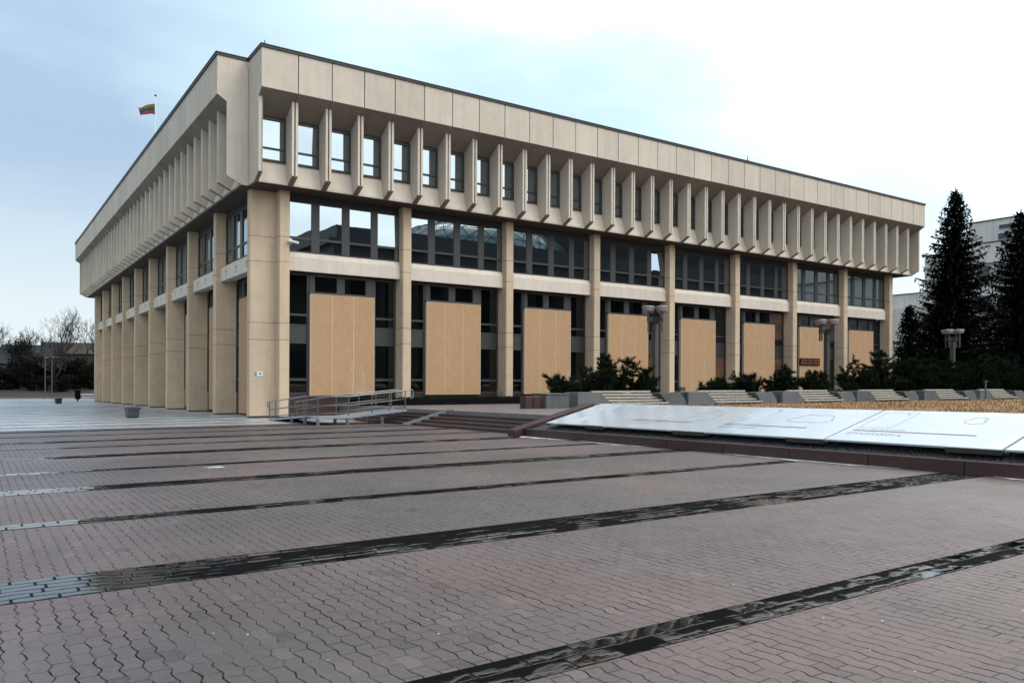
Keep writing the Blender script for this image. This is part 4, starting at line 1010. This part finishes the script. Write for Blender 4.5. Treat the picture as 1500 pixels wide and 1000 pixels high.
sep = wn_('ShaderNodeSeparateXYZ'); ln(dirv_,sep.inputs[0]); dz_ = sep.outputs[2]
def dot(v):
    x = wn_('ShaderNodeVectorMath',operation='DOT_PRODUCT'); ln(dirv_,x.inputs[0]); x.inputs[1].default_value = Vector(v).normalized(); return x.outputs['Value']
mp = wn_('ShaderNodeMapping'); mp.inputs['Scale'].default_value = (1.25,1.25,3.4); mp.inputs['Location'].default_value = (3.1,1.4,.6); ln(dirv_,mp.inputs[0])
n1 = wn_('ShaderNodeTexNoise'); n1.inputs['Scale'].default_value = 2.2; n1.inputs['Detail'].default_value = 5; n1.inputs['Roughness'].default_value = .5; ln(mp.outputs[0],n1.inputs['Vector'])
n2 = wn_('ShaderNodeTexNoise'); n2.inputs['Scale'].default_value = 5; n2.inputs['Detail'].default_value = 5; ln(mp.outputs[0],n2.inputs['Vector'])
cl = wm('ADD',n1.outputs['Fac'],wm('MULTIPLY',wm('SUBTRACT',n2.outputs['Fac'],.5),.25))
Fv = Vector((math.cos(R(55.82)),math.sin(R(55.82)),0)); Rv = Vector((math.sin(R(55.82)),-math.cos(R(55.82)),0))
def px(u,v): return (Fv+Rv*(u-750)/1158+Vector((0,0,1))*(558-v)/1158).normalized()
# broad bright break in the overcast towards the right, darker bank of cloud to the left
lobe = wm('MULTIPLY',wr(dot(px(1170,-20)),.72,.955,0,1,False),wr(dz_,.13,.50,.30,1.,False))
bright = wm('ADD',lobe,wm('MULTIPLY',wm('SUBTRACT',cl,.5),1.1),clamp=True)
dark = wm('ADD',wr(dot(px(60,200)),.93,.997),wm('MULTIPLY',wm('SUBTRACT',cl,.5),2.2)); dark = wr(dark,.05,.9)
base = wmix(wr(cl,.39,.61),(.49,.65,.84),(.74,.91,.99))
base = wmix(dark,base,(.43,.575,.76))
base = wmix(wr(dz_,.04,.27,.95,0.),base,(.87,.97,1.0))
base = wmix(wr(bright,0.05,.62,0,1,False),base,(.69,.92,.99))
base = wmix(wr(bright,.55,.98),base,(1.08,1.11,1.11))
back = wm('MULTIPLY',wr(dot((.62,-1,.72)),-.1,.9,1.0,3.25),wr(dz_,-.05,.55,.8,1.0))
base = wmix(wr(dot((.62,-1,.72)),-.1,.6),base,wmix(1.,base,(1.10,.93,.84),'MULTIPLY'))
cloud = wn_('ShaderNodeVectorMath',operation='SCALE'); ln(base,cloud.inputs[0]); ln(wm('MULTIPLY',back,11.1),cloud.inputs['Scale'])
SUN_EL, SUN_AZ = R(48), math.atan2(-.9,.62)      # thin sun behind the viewer's side of the clouds
sky = wn_('ShaderNodeTexSky',sky_type='NISHITA'); sky.sun_disc = False; sky.sun_elevation = SUN_EL; sky.sun_rotation = math.pi/2-SUN_AZ
add = wmix(1.,cloud.outputs[0],wmix(1.,sky.outputs[0],(.12,.12,.12),'MULTIPLY'),'ADD')
bg = wn_('ShaderNodeBackground'); bg.inputs['Strength'].default_value = .1; ln(add,bg.inputs[0])
out = wn_('ShaderNodeOutputWorld'); ln(bg.outputs[0],out.inputs[0])
sl = bpy.data.lights.new('sun','SUN'); sl.energy = 1.4; sl.angle = R(25); sl.color = (1,.93,.84)
so = bpy.data.objects.new('sun',sl); COL.objects.link(so)
dv_ = Vector((math.cos(SUN_AZ)*math.cos(SUN_EL),math.sin(SUN_AZ)*math.cos(SUN_EL),math.sin(SUN_EL)))
so.rotation_euler = dv_.to_track_quat('Z','Y').to_euler()
S.view_settings.view_transform = 'Standard'; S.view_settings.look = 'None'; S.view_settings.exposure = 0; S.view_settings.gamma = 1
S.render.film_transparent = False
S.cycles.max_bounces = 6; S.cycles.diffuse_bounces = 3; S.cycles.glossy_bounces = 3
